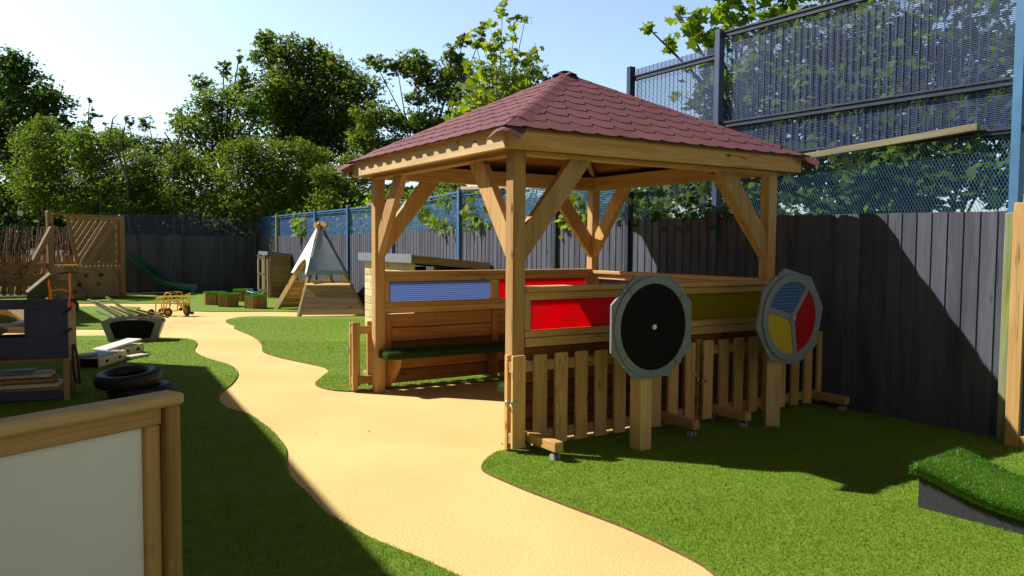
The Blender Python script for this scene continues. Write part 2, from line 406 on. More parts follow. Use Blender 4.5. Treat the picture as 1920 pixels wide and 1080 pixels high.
sd.energy = 4.9; sd.angle = R(.55); sd.color = (1, .95, .86)
so.rotation_euler = Vector(SUN).to_track_quat('-Z', 'Y').to_euler(); so.location = (-12, 14, 20)
w = bpy.data.worlds.new('World'); SC.world = w; w.use_nodes = True
nt = w.node_tree; nt.nodes.clear()
sky = nt.nodes.new('ShaderNodeTexSky'); sky.sky_type = 'NISHITA'; sky.sun_disc = False
sky.sun_elevation = math.asin(2.08 / np.linalg.norm(SUN)); sky.sun_rotation = math.atan2(-1.42, 1.61)
sky.air_density = 1.0; sky.dust_density = 2.1; sky.ozone_density = 1.5; sky.altitude = 60
bg = nt.nodes.new('ShaderNodeBackground'); bg.inputs[1].default_value = .065
tcw = nt.nodes.new('ShaderNodeTexCoord'); sx = nt.nodes.new('ShaderNodeSeparateXYZ'); nt.links.new(tcw.outputs['Generated'], sx.inputs[0])
hz = ramp(nt, sx.outputs[2], [(0, (2.2, 2.45, 2.8)), (.12, (2.25, 2.42, 2.6)), (.31, (2.3, 2.3, 2.2)), (.42, (.40, .40, .40)), (1, (.18, .18, .18))])
skc = mixc(nt, 1.0, sky.outputs[0], hz, 'MULTIPLY')
ow = nt.nodes.new('ShaderNodeOutputWorld'); nt.links.new(skc, bg.inputs[0]); nt.links.new(bg.outputs[0], ow.inputs[0])
SC.view_settings.view_transform = 'Standard'; SC.view_settings.look = 'None'; SC.view_settings.exposure = .66; SC.view_settings.gamma = 1
SC.cycles.max_bounces = 8; SC.cycles.transparent_max_bounces = 24

# ------------------------------------------------------------------ ground, path, turf
def sheet(name, pts, z, m, thick=0):
    mb = MB(); n = len(pts)
    from mathutils.geometry import tessellate_polygon
    tris = tessellate_polygon([[Vector((x, y, 0)) for x, y in pts]])
    area = sum(pts[i][0] * pts[(i + 1) % n][1] - pts[(i + 1) % n][0] * pts[i][1] for i in range(n))
    V = [(x, y, z) for x, y in pts]
    F = []
    for t in tris:
        a, b, c = t
        cr = (pts[b][0] - pts[a][0]) * (pts[c][1] - pts[a][1]) - (pts[b][1] - pts[a][1]) * (pts[c][0] - pts[a][0])
        F.append([a, b, c] if cr > 0 else [a, c, b])
    mb.add(V, F)
    if thick:
        V2 = V + [(x, y, z - thick) for x, y in pts]
        F2 = [[i, n + i, n + (i + 1) % n, (i + 1) % n] for i in range(n)]
        if area > 0: F2 = [f[::-1] for f in F2]
        mb.add(V2, F2, None, 1)
    return structure(mb.build(name, m))
def smooth_poly(pts, k=3):
    """Catmull-Rom through an open list of points"""
    P = [np.array(p, float) for p in pts]; out = []
    for i in range(len(P) - 1):
        p0, p1, p2, p3 = P[max(i - 1, 0)], P[i], P[i + 1], P[min(i + 2, len(P) - 1)]
        for j in range(k):
            t = j / k
            out.append(tuple(.5 * (2 * p1 + (p2 - p0) * t + (2 * p0 - 5 * p1 + 4 * p2 - p3) * t * t + (3 * p1 - p0 - 3 * p2 + p3) * t ** 3)))
    out.append(tuple(P[-1])); return out
sheet('ground', [(-400, -400), (400, -400), (400, 400), (-400, 400)], -.03, M['soil'])
sheet('path', [(-16, -14), (3.36, -14), (3.36, 20.1), (-16, 20.1)], 0, M['sand'])
T1 = smooth_poly([(-.95, -3.6), (-1.2, -2.3), (-1.34, -1.632), (-1.39, -1.41), (-1.453, -1.193), (-1.495, -1.022), (-1.531, -.756), (-1.558, -.618), (-1.544, -.34), (-1.534, -.049), (-1.52, .195), (-1.453, .492), (-1.369, .785), (-1.327, 1.052), (-1.293, 1.494), (-1.296, 2.026), (-1.328, 2.239), (-1.39, 2.402), (-1.404, 2.649), (-1.365, 2.995), (-1.265, 3.308), (-1.126, 3.597), (-.978, 3.991), (-.882, 4.338), (-.826, 4.743), (-.843, 5.13), (-.91, 5.468), (-.959, 5.867), (-.967, 6.268), (-.922, 6.666), (-.793, 7.185), (-.745, 7.511), (-.756, 7.783), (-.858, 8.068), (-1.163, 8.346), (-1.796, 8.934), (-2.147, 9.127), (-3.193, 9.702), (-5, 10.4)]) + [(-8, 11), (-8, -9), (-.6, -9)]
T2 = [(-8, 12)] + smooth_poly([(-5, 11.5), (-3.211, 10.843), (-2.083, 10.23), (-1.551, 9.941), (-.942, 10.202), (-.569, 11.702), (-.611, 12.647), (-.734, 13.581), (-.753, 14.217), (-.648, 14.743), (-1.254, 15.313), (-1.775, 15.493), (-3.3, 16.189), (-5, 16.6)]) + [(-8, 16.8)]
T3 = [(-8, 17.6)] + smooth_poly([(-5, 17.4), (-3.314, 17.081), (-1.719, 16.458), (-.954, 16.166), (.106, 15.533), (.21, 14.922), (.148, 13.915), (.241, 13.073), (.939, 12.559), (1.696, 12.24), (2.065, 11.896), (2.6, 11.5), (3.34, 11.3)]) + [(3.34, 20.05), (-12, 20.05), (-12, 17.8)]
T4 = smooth_poly([(3.34, 10.3), (3.001, 10.201), (1.731, 10.793), (1.262, 11.12), (.868, 11.249), (.631, 11.104), (.388, 10.741), (.3, 10.424), (.26, 9.977), (.269, 9.548), (.165, 9.203), (.153, 8.551), (.142, 7.869), (.082, 7.237), (-.022, 6.646), (-.167, 6.058), (-.181, 5.71), (-.129, 5.289), (-.025, 4.814), (.061, 4.457), (.083, 4.207), (.029, 3.966), (-.078, 3.77), (-.286, 3.403), (-.354, 3.259), (-.375, 3.06), (-.314, 2.823), (-.192, 2.687), (-.016, 2.565), (.166, 2.62), (.772, 2.574), (1.433, 2.489), (2.2, 2.4), (2.7, 2.36)]) + [(3.34, 2.36)]
T5 = smooth_poly([(2.7, .03), (1.2, .02), (-.014, .003), (-.122, -.006), (-.276, -.12), (-.402, -.262), (-.439, -.397), (-.431, -.61), (-.417, -.813), (-.388, -1.045), (-.357, -1.292), (-.325, -1.521), (-.313, -1.746), (-.316, -1.966), (-.326, -2.127), (-.358, -2.242), (-.5, -2.7), (-.75, -3.5)]) + [(-.9, -9), (3.34, -9), (3.34, .03)]
TURFS = [T1, T2, T3, T4, T5]
for T in TURFS: sheet('turf', T, .014, [M['turf'], M['turf_edge']], .014)

def inside(px, py, poly):
    P = np.array(poly); c = np.zeros(len(px), bool); j = len(P) - 1
    for i in range(len(P)):
        xi, yi = P[i]; xj, yj = P[j]
        m = ((yi > py) != (yj > py)) & (px < (xj - xi) * (py - yi) / (yj - yi + 1e-12) + xi)
        c ^= m; j = i
    return c
def blades(pos, h, w, lean, nrm=None):
    """triangles standing on pos; h,w arrays"""
    n = len(pos); a = RNG.uniform(0, 2 * np.pi, n); d = np.stack([np.cos(a), np.sin(a), np.zeros(n)], 1)
    b = RNG.uniform(0, 2 * np.pi, n); l = np.stack([np.cos(b), np.sin(b), np.zeros(n)], 1) * (lean * np.abs(RNG.normal(0, 1, n)))[:, None]
    up = np.tile((0, 0, 1.0), (n, 1)) if nrm is None else nrm
    tip = pos + (up + l) * h[:, None]
    return np.stack([pos - d * w[:, None] / 2, pos + d * w[:, None] / 2, tip], 1)
# real pile near the camera, thinning out with distance
cand = []
for (dmin, dmax, dens) in ((1.2, 4.4, 13000), (4.4, 6.2, 8500), (6.2, 8.5, 4500), (8.5, 11.5, 2200), (11.5, 15, 900)):
    x0, x1, y0, y1 = -7, 3.34, -4.5, 13
    n = int(dens * (x1 - x0) * (y1 - y0)); px = RNG.uniform(x0, x1, n); py = RNG.uniform(y0, y1, n)
    dx, dy = px - CAM[0], py - CAM[1]; f = dx * .5333 + dy * .8459; s = dx * .8459 - dy * .5333
    ok = (f > dmin) & (f < dmax) & (np.abs(s) < f * .72 + .6)
    px, py, f = px[ok], py[ok], f[ok]
    keep = np.zeros(len(px), bool)
    for T in TURFS: keep |= inside(px, py, T)
    cand.append(np.stack([px[keep], py[keep], f[keep]], 1))
cand = np.concatenate(cand)
pos = np.stack([cand[:, 0], cand[:, 1], np.full(len(cand), .012)], 1)
patch = np.sin(cand[:, 0] * 3.1 + np.sin(cand[:, 1] * 2.3) * 1.4) * np.sin(cand[:, 1] * 2.7 + np.sin(cand[:, 0] * 1.9)) * .08 + 1
h = RNG.uniform(.009, .019, len(pos)) * patch; wd = .0022 + cand[:, 2] * .00055
o = soup('grass', blades(pos, h, wd, .75), 3, M['blade']); tag(o, 'short green artificial grass pile on the turf patches', None, None, 'stuff')

n = 46; q = np.stack([RNG.uniform(-1.6, 2.2, n), RNG.uniform(-2.0, 12, n), np.full(n, .006)], 1)
a_ = RNG.uniform(0, 6.28, n); dx_ = np.stack([np.cos(a_), np.sin(a_), RNG.uniform(0, .4, n)], 1) * RNG.uniform(.006, .019, n)[:, None]; dy_ = np.stack([-np.sin(a_), np.cos(a_), RNG.uniform(-.2, .5, n)], 1) * RNG.uniform(.004, .010, n)[:, None]
M['debris'] = leafmat('dry leaf litter', [(.10, .055, .02), (.20, .12, .04), (.07, .06, .02), (.25, .17, .07)], .2)
tag(soup('leaf_litter', np.stack([q - dx_, q + dy_, q + dx_, q - dy_], 1) + (0, 0, .004), 4, M['debris']), 'dry bits of leaf litter scattered over the sandy path', None, None, 'stuff')
# ------------------------------------------------------------------ gazebo
W, W2, S = 2.596, 2.751, .102
g = thing('gazebo', 'open timber gazebo with red shingled pyramid roof and coloured window walls', 'gazebo', (W2 / 2, W / 2, 0))
for x in (0, W2 - S):
    for y in (0, W - S):
        MB().bb(x, x + S, y, y + S, 0, 2.24, 2, .005).build('post', M['pine'], g)
zb0, zb1 = 2.084, 2.232
for y in (0, W - S): MB().bb(S + .002, W2 - S - .002, y + .003, y + S - .003, zb0, zb1, 0).build('eave_beam', M['pine'], g)
for x in (0, W2 - S): MB().bb(x + .003, x + S - .003, S + .002, W - S - .002, zb0, zb1, 1).build('eave_beam', M['pine'], g)
O = .139
for y0, y1 in ((-O, -O + .03), (W + O - .03, W + O)): MB().bb(-O, W2 + O, y0, y1, 2.105, 2.245, 0, .006).build('fascia_board', M['pine'], g)
for x0, x1 in ((-O, -O + .03), (W2 + O - .03, W2 + O)): MB().bb(x0, x1, -O + .032, W + O - .032, 2.105, 2.245, 1, .006).build('fascia_board', M['pine_pale'], g)
mb = MB()
for y0, y1 in ((-O + .032, -.002), (W + .002, W + O - .032)): mb.bb(-O + .032, W2 + O - .032, y0, y1, 2.112, 2.13, 0)
for x0, x1 in ((-O + .032, -.002), (W2 + .002, W2 + O - .032)): mb.bb(x0, x1, 0, W, 2.112, 2.13, 1)
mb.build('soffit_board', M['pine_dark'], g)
# knee braces: (x,y) of post centre, direction
for (px_, py_) in ((S / 2, S / 2), (S / 2, W - S / 2), (W2 - S / 2, S / 2), (W2 - S / 2, W - S / 2)):
    sx = 1 if px_ < 1 else -1; sy = 1 if py_ < 1 else -1
    for dx, dy in ((sx, 0), (0, sy)):
        q = np.array([dx, dy, 0.0]); a = np.array([px_, py_, 0]) + q * S / 2; L = .60 if dx else .58
        pts = [(0, 1.33), (0, 1.575), (L - .19, zb0), (L, zb0)]
        if dx: pr = MB().prism([(p * dx, z) for p, z in (pts if dx > 0 else pts)][::(-1 if dx > 0 else 1)], (a[0], py_ + .03, 0), (1, 0, 0), (0, 0, 1), .06, 0, 1)
        else: pr = MB().prism([(p * dy, z) for p, z in pts][::(-1 if dy > 0 else 1)], (px_ - .03, a[1], 0), (0, 1, 0), (0, 0, 1), .06, 0, 1)
        pr.build('brace', M['pine'], g)
# roof
AP = np.array([W2 / 2, W / 2, 3.03]); E_ = .176; ZE = 2.248
cor = [np.array([-E_, -E_, ZE]), np.array([W2 + E_, -E_, ZE]), np.array([W2 + E_, W + E_, ZE]), np.array([-E_, W + E_, ZE])]
roof = MB(); deck = MB(); lining = MB()
def clip(poly, a, b, c):
    out = []
    for i in range(len(poly)):
        p, q = poly[i], poly[(i + 1) % len(poly)]; dp, dq = a * p[0] + b * p[1] - c, a * q[0] + b * q[1] - c
        if dp >= 0: out.append(p)
        if (dp >= 0) != (dq >= 0):
            t = dp / (dp - dq); out.append((p[0] + (q[0] - p[0]) * t, p[1] + (q[1] - p[1]) * t))
    return out
for k in range(4):
    a, b = cor[k], cor[(k + 1) % 4]; ex = unit(b - a); mid = (a + b) / 2; ey = unit(AP - mid); ez = np.cross(ex, ey)
    L = np.linalg.norm(b - a); Hh = np.linalg.norm(AP - mid)
    deck.prism([(0, 0), (L, 0), (L / 2, Hh)], a - ez * .022, ex, ey, .018, 0)
    # lining boards under the deck
    lb = 0
    while lb < Hh - .12:
        x0 = lb / Hh * L / 2 + .12; x1 = L - x0
        if x1 - x0 > .1: lining.prism([(x0, lb + .16), (x1, lb + .16), (x1 - .06, lb + .272), (x0 + .06, lb + .272)], a - ez * .05, ex, ey, .02, 0)
        lb += .115
    # starter strip under the first course
    roof.prism([(-.004, -.006), (L + .004, -.006), (L - .2, .17), (.2, .17)], a - ez * .0035, ex, ey, .0034, 1)
    rows = 9; exq = Hh / rows; tw = .205
    for r in range(rows + 1):
        y0 = r * exq - (.032 if r else .022); sh = (r % 2) * tw / 2
        nx = int(L / tw) + 3
        for i in range(-1, nx):
            x = i * tw + sh - .05
            poly = [(x + .001, y0 + (.07 if r else .03)), (x + .052, y0), (x + tw - .052, y0), (x + tw - .001, y0 + (.07 if r else .03)), (x + tw - .001, y0 + exq + .075), (x + .001, y0 + exq + .075)]
            if r == 0: poly = [(p, max(q, -.05)) for p, q in poly]
            poly = clip(poly, Hh, -L / 2, -.006 * Hh) if True else poly
            if len(poly) > 2: poly = clip(poly, -Hh, -L / 2, -Hh * L - .006 * Hh)
            if len(poly) < 3: continue
            # overlap: bottom edge lifted, top edge tucked down
            V = []; n = len(poly); jit = random.uniform(0, .0015)
            for (p, q) in poly:
                tz = .0072 + jit * .6 - .0064 * (q - y0) / (exq + .075); V.append(a + ex * p + ey * q + ez * tz)
            V += [a + ex * p + ey * q + ez * .0003 for p, q in poly]
            F = [list(range(n))] + [[i2, n + i2, n + (i2 + 1) % n, (i2 + 1) % n] for i2 in range(n)]
            roof.add(V, F[:1]); roof.add(V, F[1:], None, 1)
q_ = .17; hp = [AP + np.array((dx * q_ / 2, dy * q_ / 2, -q_ * .26 + .014)) for dx, dy in ((-1, -1), (1, -1), (1, 1), (-1, 1))]
roof.add(hp + [AP + (0, 0, .018)] + [h_ - (0, 0, .012) for h_ in hp], [[0, 1, 4], [1, 2, 4], [2, 3, 4], [3, 0, 4]]); roof.add(hp + [h_ - (0, 0, .012) for h_ in hp], [[0, 4, 5, 1], [1, 5, 6, 2], [2, 6, 7, 3], [3, 7, 4, 0]], None, 1)
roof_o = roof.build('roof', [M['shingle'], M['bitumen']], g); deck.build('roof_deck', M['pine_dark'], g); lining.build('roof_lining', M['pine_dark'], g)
for k in range(4):   # hip caps, bent over the hip in overlapping lengths
    a = cor[k]; d = unit(AP - a); side = unit(np.cross(d, (0, 0, 1))); up = np.cross(side, d)
    Lh = np.linalg.norm(AP - a); cap = MB(); n = 9
    for i in range(n):
        s0 = i * Lh / n - (.10 if i == 0 else .0); s1 = (i + 1) * Lh / n + .05
        V = []; jit = random.uniform(-.004, .004)
        prof = [(-.115, -.052), (-.07, -.029), (-.035, -.011), (0, -.004), (.035, -.011), (.07, -.029), (.115, -.052)]
        for s_, lift in ((s0, .014), (s1, .010)):
            for u_, v_ in prof:
                dv = v_ * .93
                if i == 0 and s_ == s0: dv = v_ * 1.3 - .02
                V.append(a + d * (s_ + jit) + side * u_ + up * (dv + lift))
        for s_, lift in ((s0, .0115), (s1, .0075)):
            for u_, v_ in prof:
                dv = v_ * .93
                if i == 0 and s_ == s0: dv = v_ * 1.3 - .02
                V.append(a + d * (s_ + jit) + side * u_ + up * (dv + lift))
        F = []
        for j in range(6):
            F.append([j, j + 1, 7 + j + 1, 7 + j][::-1]); F.append([14 + j, 14 + j + 1, 21 + j + 1, 21 + j])
        F += [[0, 7, 21, 14], [6, 20, 27, 13]]
        cap.add(V, F); cap.add(V, [[j, 14 + j, 14 + j + 1, j + 1][::-1] for j in range(6)], None, 1)
    cap.build('hip_cap', [M['shingle'], M['bitumen']], roof_o)
    raf = MB(); raf.beam(a + d * .12 - up * .085, AP - d * .03 - up * .085, .05, .09); raf.build('hip_rafter', M['pine'], g)
# three low walls with coloured windows
def low_wall(axis, fixed, inner, l0, l1, top, glass, panes, nin):
    """axis 'x' wall runs along x at y=fixed (outer face), inner face towards +-; nin = sign towards inside"""
    cap = MB(); fr = MB(); bd = MB()
    def bx(mb, u0, u1, v0, v1, z0, z1, mat=0, ch=.004, gx=None):
        v0, v1 = sorted((fixed + nin * v0, fixed + nin * v1))
        if axis == 'x': mb.bb(u0, u1, v0, v1, z0, z1, 0 if gx is None else gx, ch, mat)
        else: mb.bb(v0, v1, u0, u1, z0, z1, 1 if gx is None else gx, ch, mat)
    root = bpy.data.objects.new('window_wall', None); COL.objects.link(root); root.parent = g; root.empty_display_size = .1
    bx(cap, l0, l1, -.03, .105, top - .038, top); cap.build('cap_rail', M['pine'], root)
    z = top - .04
    bx(fr, l0, l1, .0, .075, z - .058, z)                     # head
    bx(fr, l0, l1, .0, .075, glass[0] - .05, glass[0])        # sill
    bx(fr, l0, l1, -.015, .06, glass[0] - .115, glass[0] - .052)
    m0, m1 = l0 + .05, l1 - .05; mm = (l0 + l1) / 2
    for u0, u1 in ((l0, m0), (mm - .045, mm + .045), (m1, l1)): bx(fr, u0, u1, .002, .073, glass[0] + .001, z - .059, gx=2)
    fr.build('frame_rail', M['pine'], root)
    zz = .07; nb = 5; hb = (glass[0] - .12 - zz) / nb
    for i in range(nb): bx(bd, l0, l1, .02, .045, zz + i * hb + .0035, zz + (i + 1) * hb - .0035, ch=.008)
    for i in range(1, nb): bx(bd, l0 + .004, l1 - .004, .029, .036, zz + i * hb - .003, zz + i * hb + .003, 1, ch=.0005)  # dark strips put the shade of the board gaps into colour
    for u in (l0 + .035, mm, l1 - .035):
        bx(bd, u - .035, u + .035, .0462, .082, .05, glass[0] - .118, gx=2)
    bd.build('wall_boards', [M['pine_dark'], M['hole_shade']], root)
    for (u0, u1), (nm, mt) in zip(((m0, mm - .045), (mm + .045, m1)), panes):
        p = MB(); bx(p, u0 + .002, u1 - .002, .034, .04, glass[0] + .001, z - .059, ch=.001); p.build(nm, M[mt], root)
    return root
low_wall('x', 0.0, 1, S + .003, W2 - S - .003, 1.162, (.845, 1.075), (('red_pane', 'red_pane'), ('yellow_pane', 'yellow_pane')), 1)
low_wall('x', W - .0, -1, S + .003, W2 - S - .003, 1.19, (.886, 1.106), (('blue_pane', 'blue_pane'), ('red_pane', 'red_pane')), -1)
low_wall('y', W2 - .0, -1, S + .003, W - S - .003, 1.175, (.86, 1.08), (('yellow_pane', 'yellow_pane'), ('blue_pane', 'blue_pane')), -1)
def turf_pad(name, x0, x1, y0, y1, z0, z1, parent, mat='blade_lush', hh=.03, dens=9000, wd=.005):
    """rounded turf-covered pad made of a board and pile"""
    mb = MB(); mb.bb(x0, x1, y0, y1, z0, z1, 0, .02); o = mb.build(name, M['turf_bench'], parent)
    n = int(dens * ((x1 - x0) * (y1 - y0))); p = np.stack([RNG.uniform(x0, x1, n), RNG.uniform(y0, y1, n), np.full(n, z1 - .004)], 1)
    V = [blades(p, RNG.uniform(.6, 1, n) * hh, np.full(n, wd), .7)]
    for ax, val, sg in ((0, x0, -1), (0, x1, 1), (1, y0, -1), (1, y1, 1)):
        ln = (y1 - y0) if ax == 0 else (x1 - x0); m_ = int(dens * ln * (z1 - z0)); q = np.zeros((m_, 3))
        q[:, ax] = val - sg * .004; q[:, 1 - ax] = RNG.uniform(*((y0, y1) if ax == 0 else (x0, x1)), m_); q[:, 2] = RNG.uniform(z0, z1, m_)
        nr = np.zeros((m_, 3)); nr[:, ax] = sg; nr[:, 2] = .35
        V.append(blades(q, RNG.uniform(.5, 1, m_) * hh, np.full(m_, wd), .5, nr))
    soup('turf_pile', np.concatenate(V), 3, M[mat], o); return o
def bench(x0, x1, y0, y1, brs):
    b = bpy.data.objects.new('bench', None); COL.objects.link(b); b.parent = g; b.empty_display_size = .1
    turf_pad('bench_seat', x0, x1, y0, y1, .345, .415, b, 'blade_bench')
    for (bx_, by_, dx, dy) in brs:
        pts = [(0, .10), (.05, .10), (.20, .28), (.22, .343), (0, .343)]
        MB().prism(pts, (bx_ - dy * .025, by_ + dx * .025, 0), (dx, dy, 0), (0, 0, 1), .05).build('bracket', M['pine_dark'], b)
bench(.03, W2 - .36, 2.28, 2.50, [(x, 2.51, 0, -1) for x in (.16, 1.30, 2.3)])
bench(.12, W2 - .36, .12, .40, [(x, .10, 0, 1) for x in (.3, 1.3, 2.3)])
bench(W2 - .35, W2 - .10, .12, 2.48, [(W2 - .10, y, -1, 0) for y in (.4, 1.3, 2.1)])

# ------------------------------------------------------------------ mobile picket fences
def picket_fence(label):
    f = thing('picket_fence', label, 'picket fence', (0, 0, 0), 'low picket fences on castors')
    n = 10; pit = (1.74 - .105) / (n - 1)
    for i in range(n):
        h = .69 + random.uniform(-.006, .006)
        x = i * pit + .0525
        MB().prism([(-.0525, 0), (.0525, 0), (.0525, h - .056), (.046, h - .05), (-.046, h - .05), (-.0525, h - .056)], (x, -.001 + random.uniform(-.001, .001), .045), (1, 0, 0), (0, 0, 1), .022, 0, 1).build('picket', M['pine'], f)
    for z0, z1 in ((.072, .148), (.57, .645)): MB().bb(.004, 1.736, .0015, .042, z0, z1, 0).build('rail', M['pine'], f)
    MB().bb(-.002, .048, .043, .085, .02, .69, 2).build('stile', M['pine'], f)
    MB().bb(1.692, 1.742, .043, .085, .02, .69, 2).build('stile', M['pine'], f)
    for x in (.17, 1.44):
        ft = MB().bb(x - .035, x + .035, -.345, .10, .072, .142, 1, .006).build('foot', M['pine'], f)
        for y in (-.29, .06):
            c = MB()
            for dx in (-.017, .017): c.cyl((x + dx - .009, y, .029), (x + dx + .009, y, .029), .028, 18)
            c.box((x, y, .060), (.03, .035, .022), I3, 0, .003, 1); c.build('castor', [M['castor'], M['fence_navy']], ft)
    lt = MB(); lt.torus((-.012, .01, .36), (0, 1, 0), .024, .006, 16, 8); lt.bb(-.01, .03, -.03, -.023, .345, .375, 0, .002); lt.build('latch', M['steel'], f)
    lt = MB(); lt.torus((1.745, -.03, .42), (0, 1, 0), .016, .005, 14, 6); lt.bb(1.70, 1.745, -.03, -.024, .41, .43, 0, .002); lt.build('latch', M['steel'], f)
    return f
pf = picket_fence('low wheeled picket fence in front of the gazebo, behind the black disc panel')
pf.location = (-.067, -.09, 0)
dup(pf, (1.772, -.09, 0), 0, 'low wheeled picket fence behind the three coloured wheel panel, nearest the black fence')
dup(pf, (1.56, 2.71, 0), math.pi, 'low wheeled picket fence sticking out left of the gazebo on the sunlit turf')
dup(pf, (3.33, 2.72, 0), math.pi, 'low wheeled picket fence behind the back wall of the gazebo near the fence')

# ------------------------------------------------------------------ spinning panels
def octo(rx, rz, flat, rot=0):
    c = [(flat, rz), (-flat, rz), (-rx, flat * .98), (-rx, -flat * .98), (-flat, -rz), (flat, -rz), (rx, -flat * .98), (rx, flat * .98)]
    return [(x * math.cos(rot) - z * math.sin(rot), x * math.sin(rot) + z * math.cos(rot)) for x, z in c]
def circ(r, n=48, a0=0): return [(r * math.cos(a0 + 2 * math.pi * i / n), r * math.sin(a0 + 2 * math.pi * i / n)) for i in range(n)]
EXZ = ((1, 0, 0), (0, 0, 1))          # ex x ez = -y : extrude t>0 towards the camera
t = thing('spinner_panel', 'grey octagon panel with a black disc on a timber post', 'play panel', (.80, -.46, 0))
mb = MB(); mb.box((.795, -.455, .60), (.112, .112, 1.2), rotz(R(4)), 2, .005); mb.build('post', M['pine_pale'], t)
mb = MB(); mb.prism(octo(.37, .357, .165), (.806, -.535, .893), *EXZ, .018); mb.build('back_plate', M['grey_board'], t)
mb = MB(); mb.ring(circ(.352), circ(.303), (.806, -.5535, .893), *EXZ, .014); rg = mb.build('wheel_ring', M['grey_board'], t)
for a_ in (.7, 2.3, 3.8, 5.4):
    mb = MB(); d = np.array([math.cos(a_), 0, math.sin(a_)]); p = np.array([.806, -.5679, .893]) + d * .3275
    mb.box(p, (.048, .0012, .004), np.array([d, (0, 1, 0), np.cross(d, (0, 1, 0))]).T, 0, .0003); mb.build('ring_joint', M['black'], rg)
mb = MB(); mb.prism(circ(.3025), (.806, -.5536, .893), *EXZ, .006); mb.build('disc', M['black'], t)
def plate_bolts(c, pts, par):
    for q in pts: MB().prism(circ(.0085, 10), (c[0] + q[0], c[1], c[2] + q[1]), *EXZ, .004).build('bolt', M['steel'], par)
plate_bolts((.806, -.5531, .893), [(sx * .262, sz * .262) for sx in (-1, 1) for sz in (-1, 1)], t)
mb = MB(); mb.prism(circ(.018, 16), (.812, -.560, .892), *EXZ, .008); mb.build('bolt', M['white_board'], t)

t = thing('spinner_panel', 'grey octagon panel with a blue, red and yellow wheel on a post', 'play panel', (2.22, -.44, 0))
mb = MB(); mb.box((2.205, -.44, .60), (.112, .112, 1.2), rotz(R(-38)), 2, .005); mb.build('post', M['pine_pale'], t)
OC = (2.285, -.525, .893); rt = R(-13)
mb = MB(); mb.prism(octo(.375, .365, .165, rt), OC, *EXZ, .018); mb.build('back_plate', M['grey_board'], t)
mb = MB(); oc = (OC[0], OC[1] - .0185, OC[2]); mb.ring(circ(.345), circ(.287), oc, *EXZ, .016)
sp = [R(52), R(165), R(279)]
for a_ in sp:
    d = np.array([math.cos(a_), 0, math.sin(a_)]); p = np.array([oc[0], oc[1] - .008, oc[2]]) + d * .16
    mb.box(p, (.26, .0155, .046), np.array([d, (0, 1, 0), np.cross(d, (0, 1, 0))]).T, 0, .002)
mb.prism(circ(.045, 20), (oc[0], oc[1], oc[2]), *EXZ, .0185)
mb.build('wheel_frame', M['grey_board'], t)
for (a0, a1), nm, mt in zip(((sp[0], sp[1]), (sp[1], sp[2]), (sp[2], sp[0] + 2 * math.pi)), ('blue_pane', 'yellow_pane', 'red_pane'), ('disc_blue', 'disc_yellow', 'disc_red')):
    pts = [(.03 * math.cos((a0 + a1) / 2), .03 * math.sin((a0 + a1) / 2))] + [(.289 * math.cos(a0 + (a1 - a0) * i / 16), .289 * math.sin(a0 + (a1 - a0) * i / 16)) for i in range(17)]
    mb = MB(); mb.prism(pts, (oc[0], oc[1] - .0005, oc[2]), *EXZ, .008); mb.build(nm, M[mt], t)
plate_bolts((OC[0], OC[1] - .0181, OC[2]), [(.268, .258), (-.20, .31), (-.27, -.255), (.19, -.31)], t)
mb = MB(); mb.prism(circ(.02, 16), (oc[0], oc[1] - .0187, oc[2]), *EXZ, .008); mb.build('hub_bolt', M['steel'], t)

# ------------------------------------------------------------------ boundary fences
FX = 3.38
posts_y = [2.54, 4.05, 6.84, 9.61, 12.08, 14.39, 17.87, 20.42]
def boards_y(y0, y1, x, z0f, name, parent, mat):
    """feather-edged boards running up, each lapping the next"""
    mb = MB(); y = y0
    while y < y1 - .01:
        y2 = min(y + .122, y1); zt = z0f((y + y2) / 2) + random.uniform(-.002, .002)
        a = .012; X0 = x
        V = [(X0 - a, y, 0), (X0 - .003, y2 + .012, 0), (X0 + .012, y2 + .012, 0), (X0 + .008, y, 0)]
        V = [(p, q, .0) for p, q, _ in V] + [(p, q, zt) for p, q, _ in V]
        G = [(z, q, p) for p, q, z in V]
        mb.add(V, [[0, 1, 2, 3], [7, 6, 5, 4], [0, 4, 5, 1], [1, 5, 6, 2], [2, 6, 7, 3], [3, 7, 4, 0]], G); y = y2
    return mb.build(name, mat, parent)
zt_f = lambda y: np.interp(y, [-6, -1.6, 0, 1.1, 2.5, 4, 6.8, 9.6, 12, 20.4], [1.74, 1.737, 1.752, 1.762, 1.764, 1.752, 1.73, 1.713, 1.68, 1.685])
bf = thing('board_fence', 'black stained board fence running along the right side behind the gazebo', 'fence', (FX, 8, 0))
ys = [-7, -4.4, -1.66, 1.16] + posts_y
for a, b in zip(ys[:-1], ys[1:]): boards_y(a, b, FX, zt_f, 'board_panel', bf, M['fence_black'])
bf2 = thing('board_fence', 'black board fence in shade across the far end of the playground', 'fence', (-2, 20.4, 0))
def boards_x(x0, x1, y, zt, name, parent, mat):
    mb = MB(); x = x0
    while x < x1 - .01:
        x2 = min(x + .125, x1); a = .012
        V = [(x, y - a), (x2 + .01, y - .003), (x2 + .01, y + .012), (x, y + .008)]
        z = zt + random.uniform(-.01, .01)
        V = [(p, q, 0) for p, q in V] + [(p, q, z) for p, q in V]; G = [(c_, a_, b_) for a_, b_, c_ in V]
        mb.add(V, [[3, 2, 1, 0], [4, 5, 6, 7], [1, 5, 4, 0], [2, 6, 5, 1], [3, 7, 6, 2], [0, 4, 7, 3]], G); x = x2
    return mb.build(name, mat, parent)
xs = [-.9, 1.25, 3.36]
for a, b in zip(xs[:-1], xs[1:]): boards_x(a, b, 20.42, 1.69, 'board_panel', bf2, M['fence_black'])
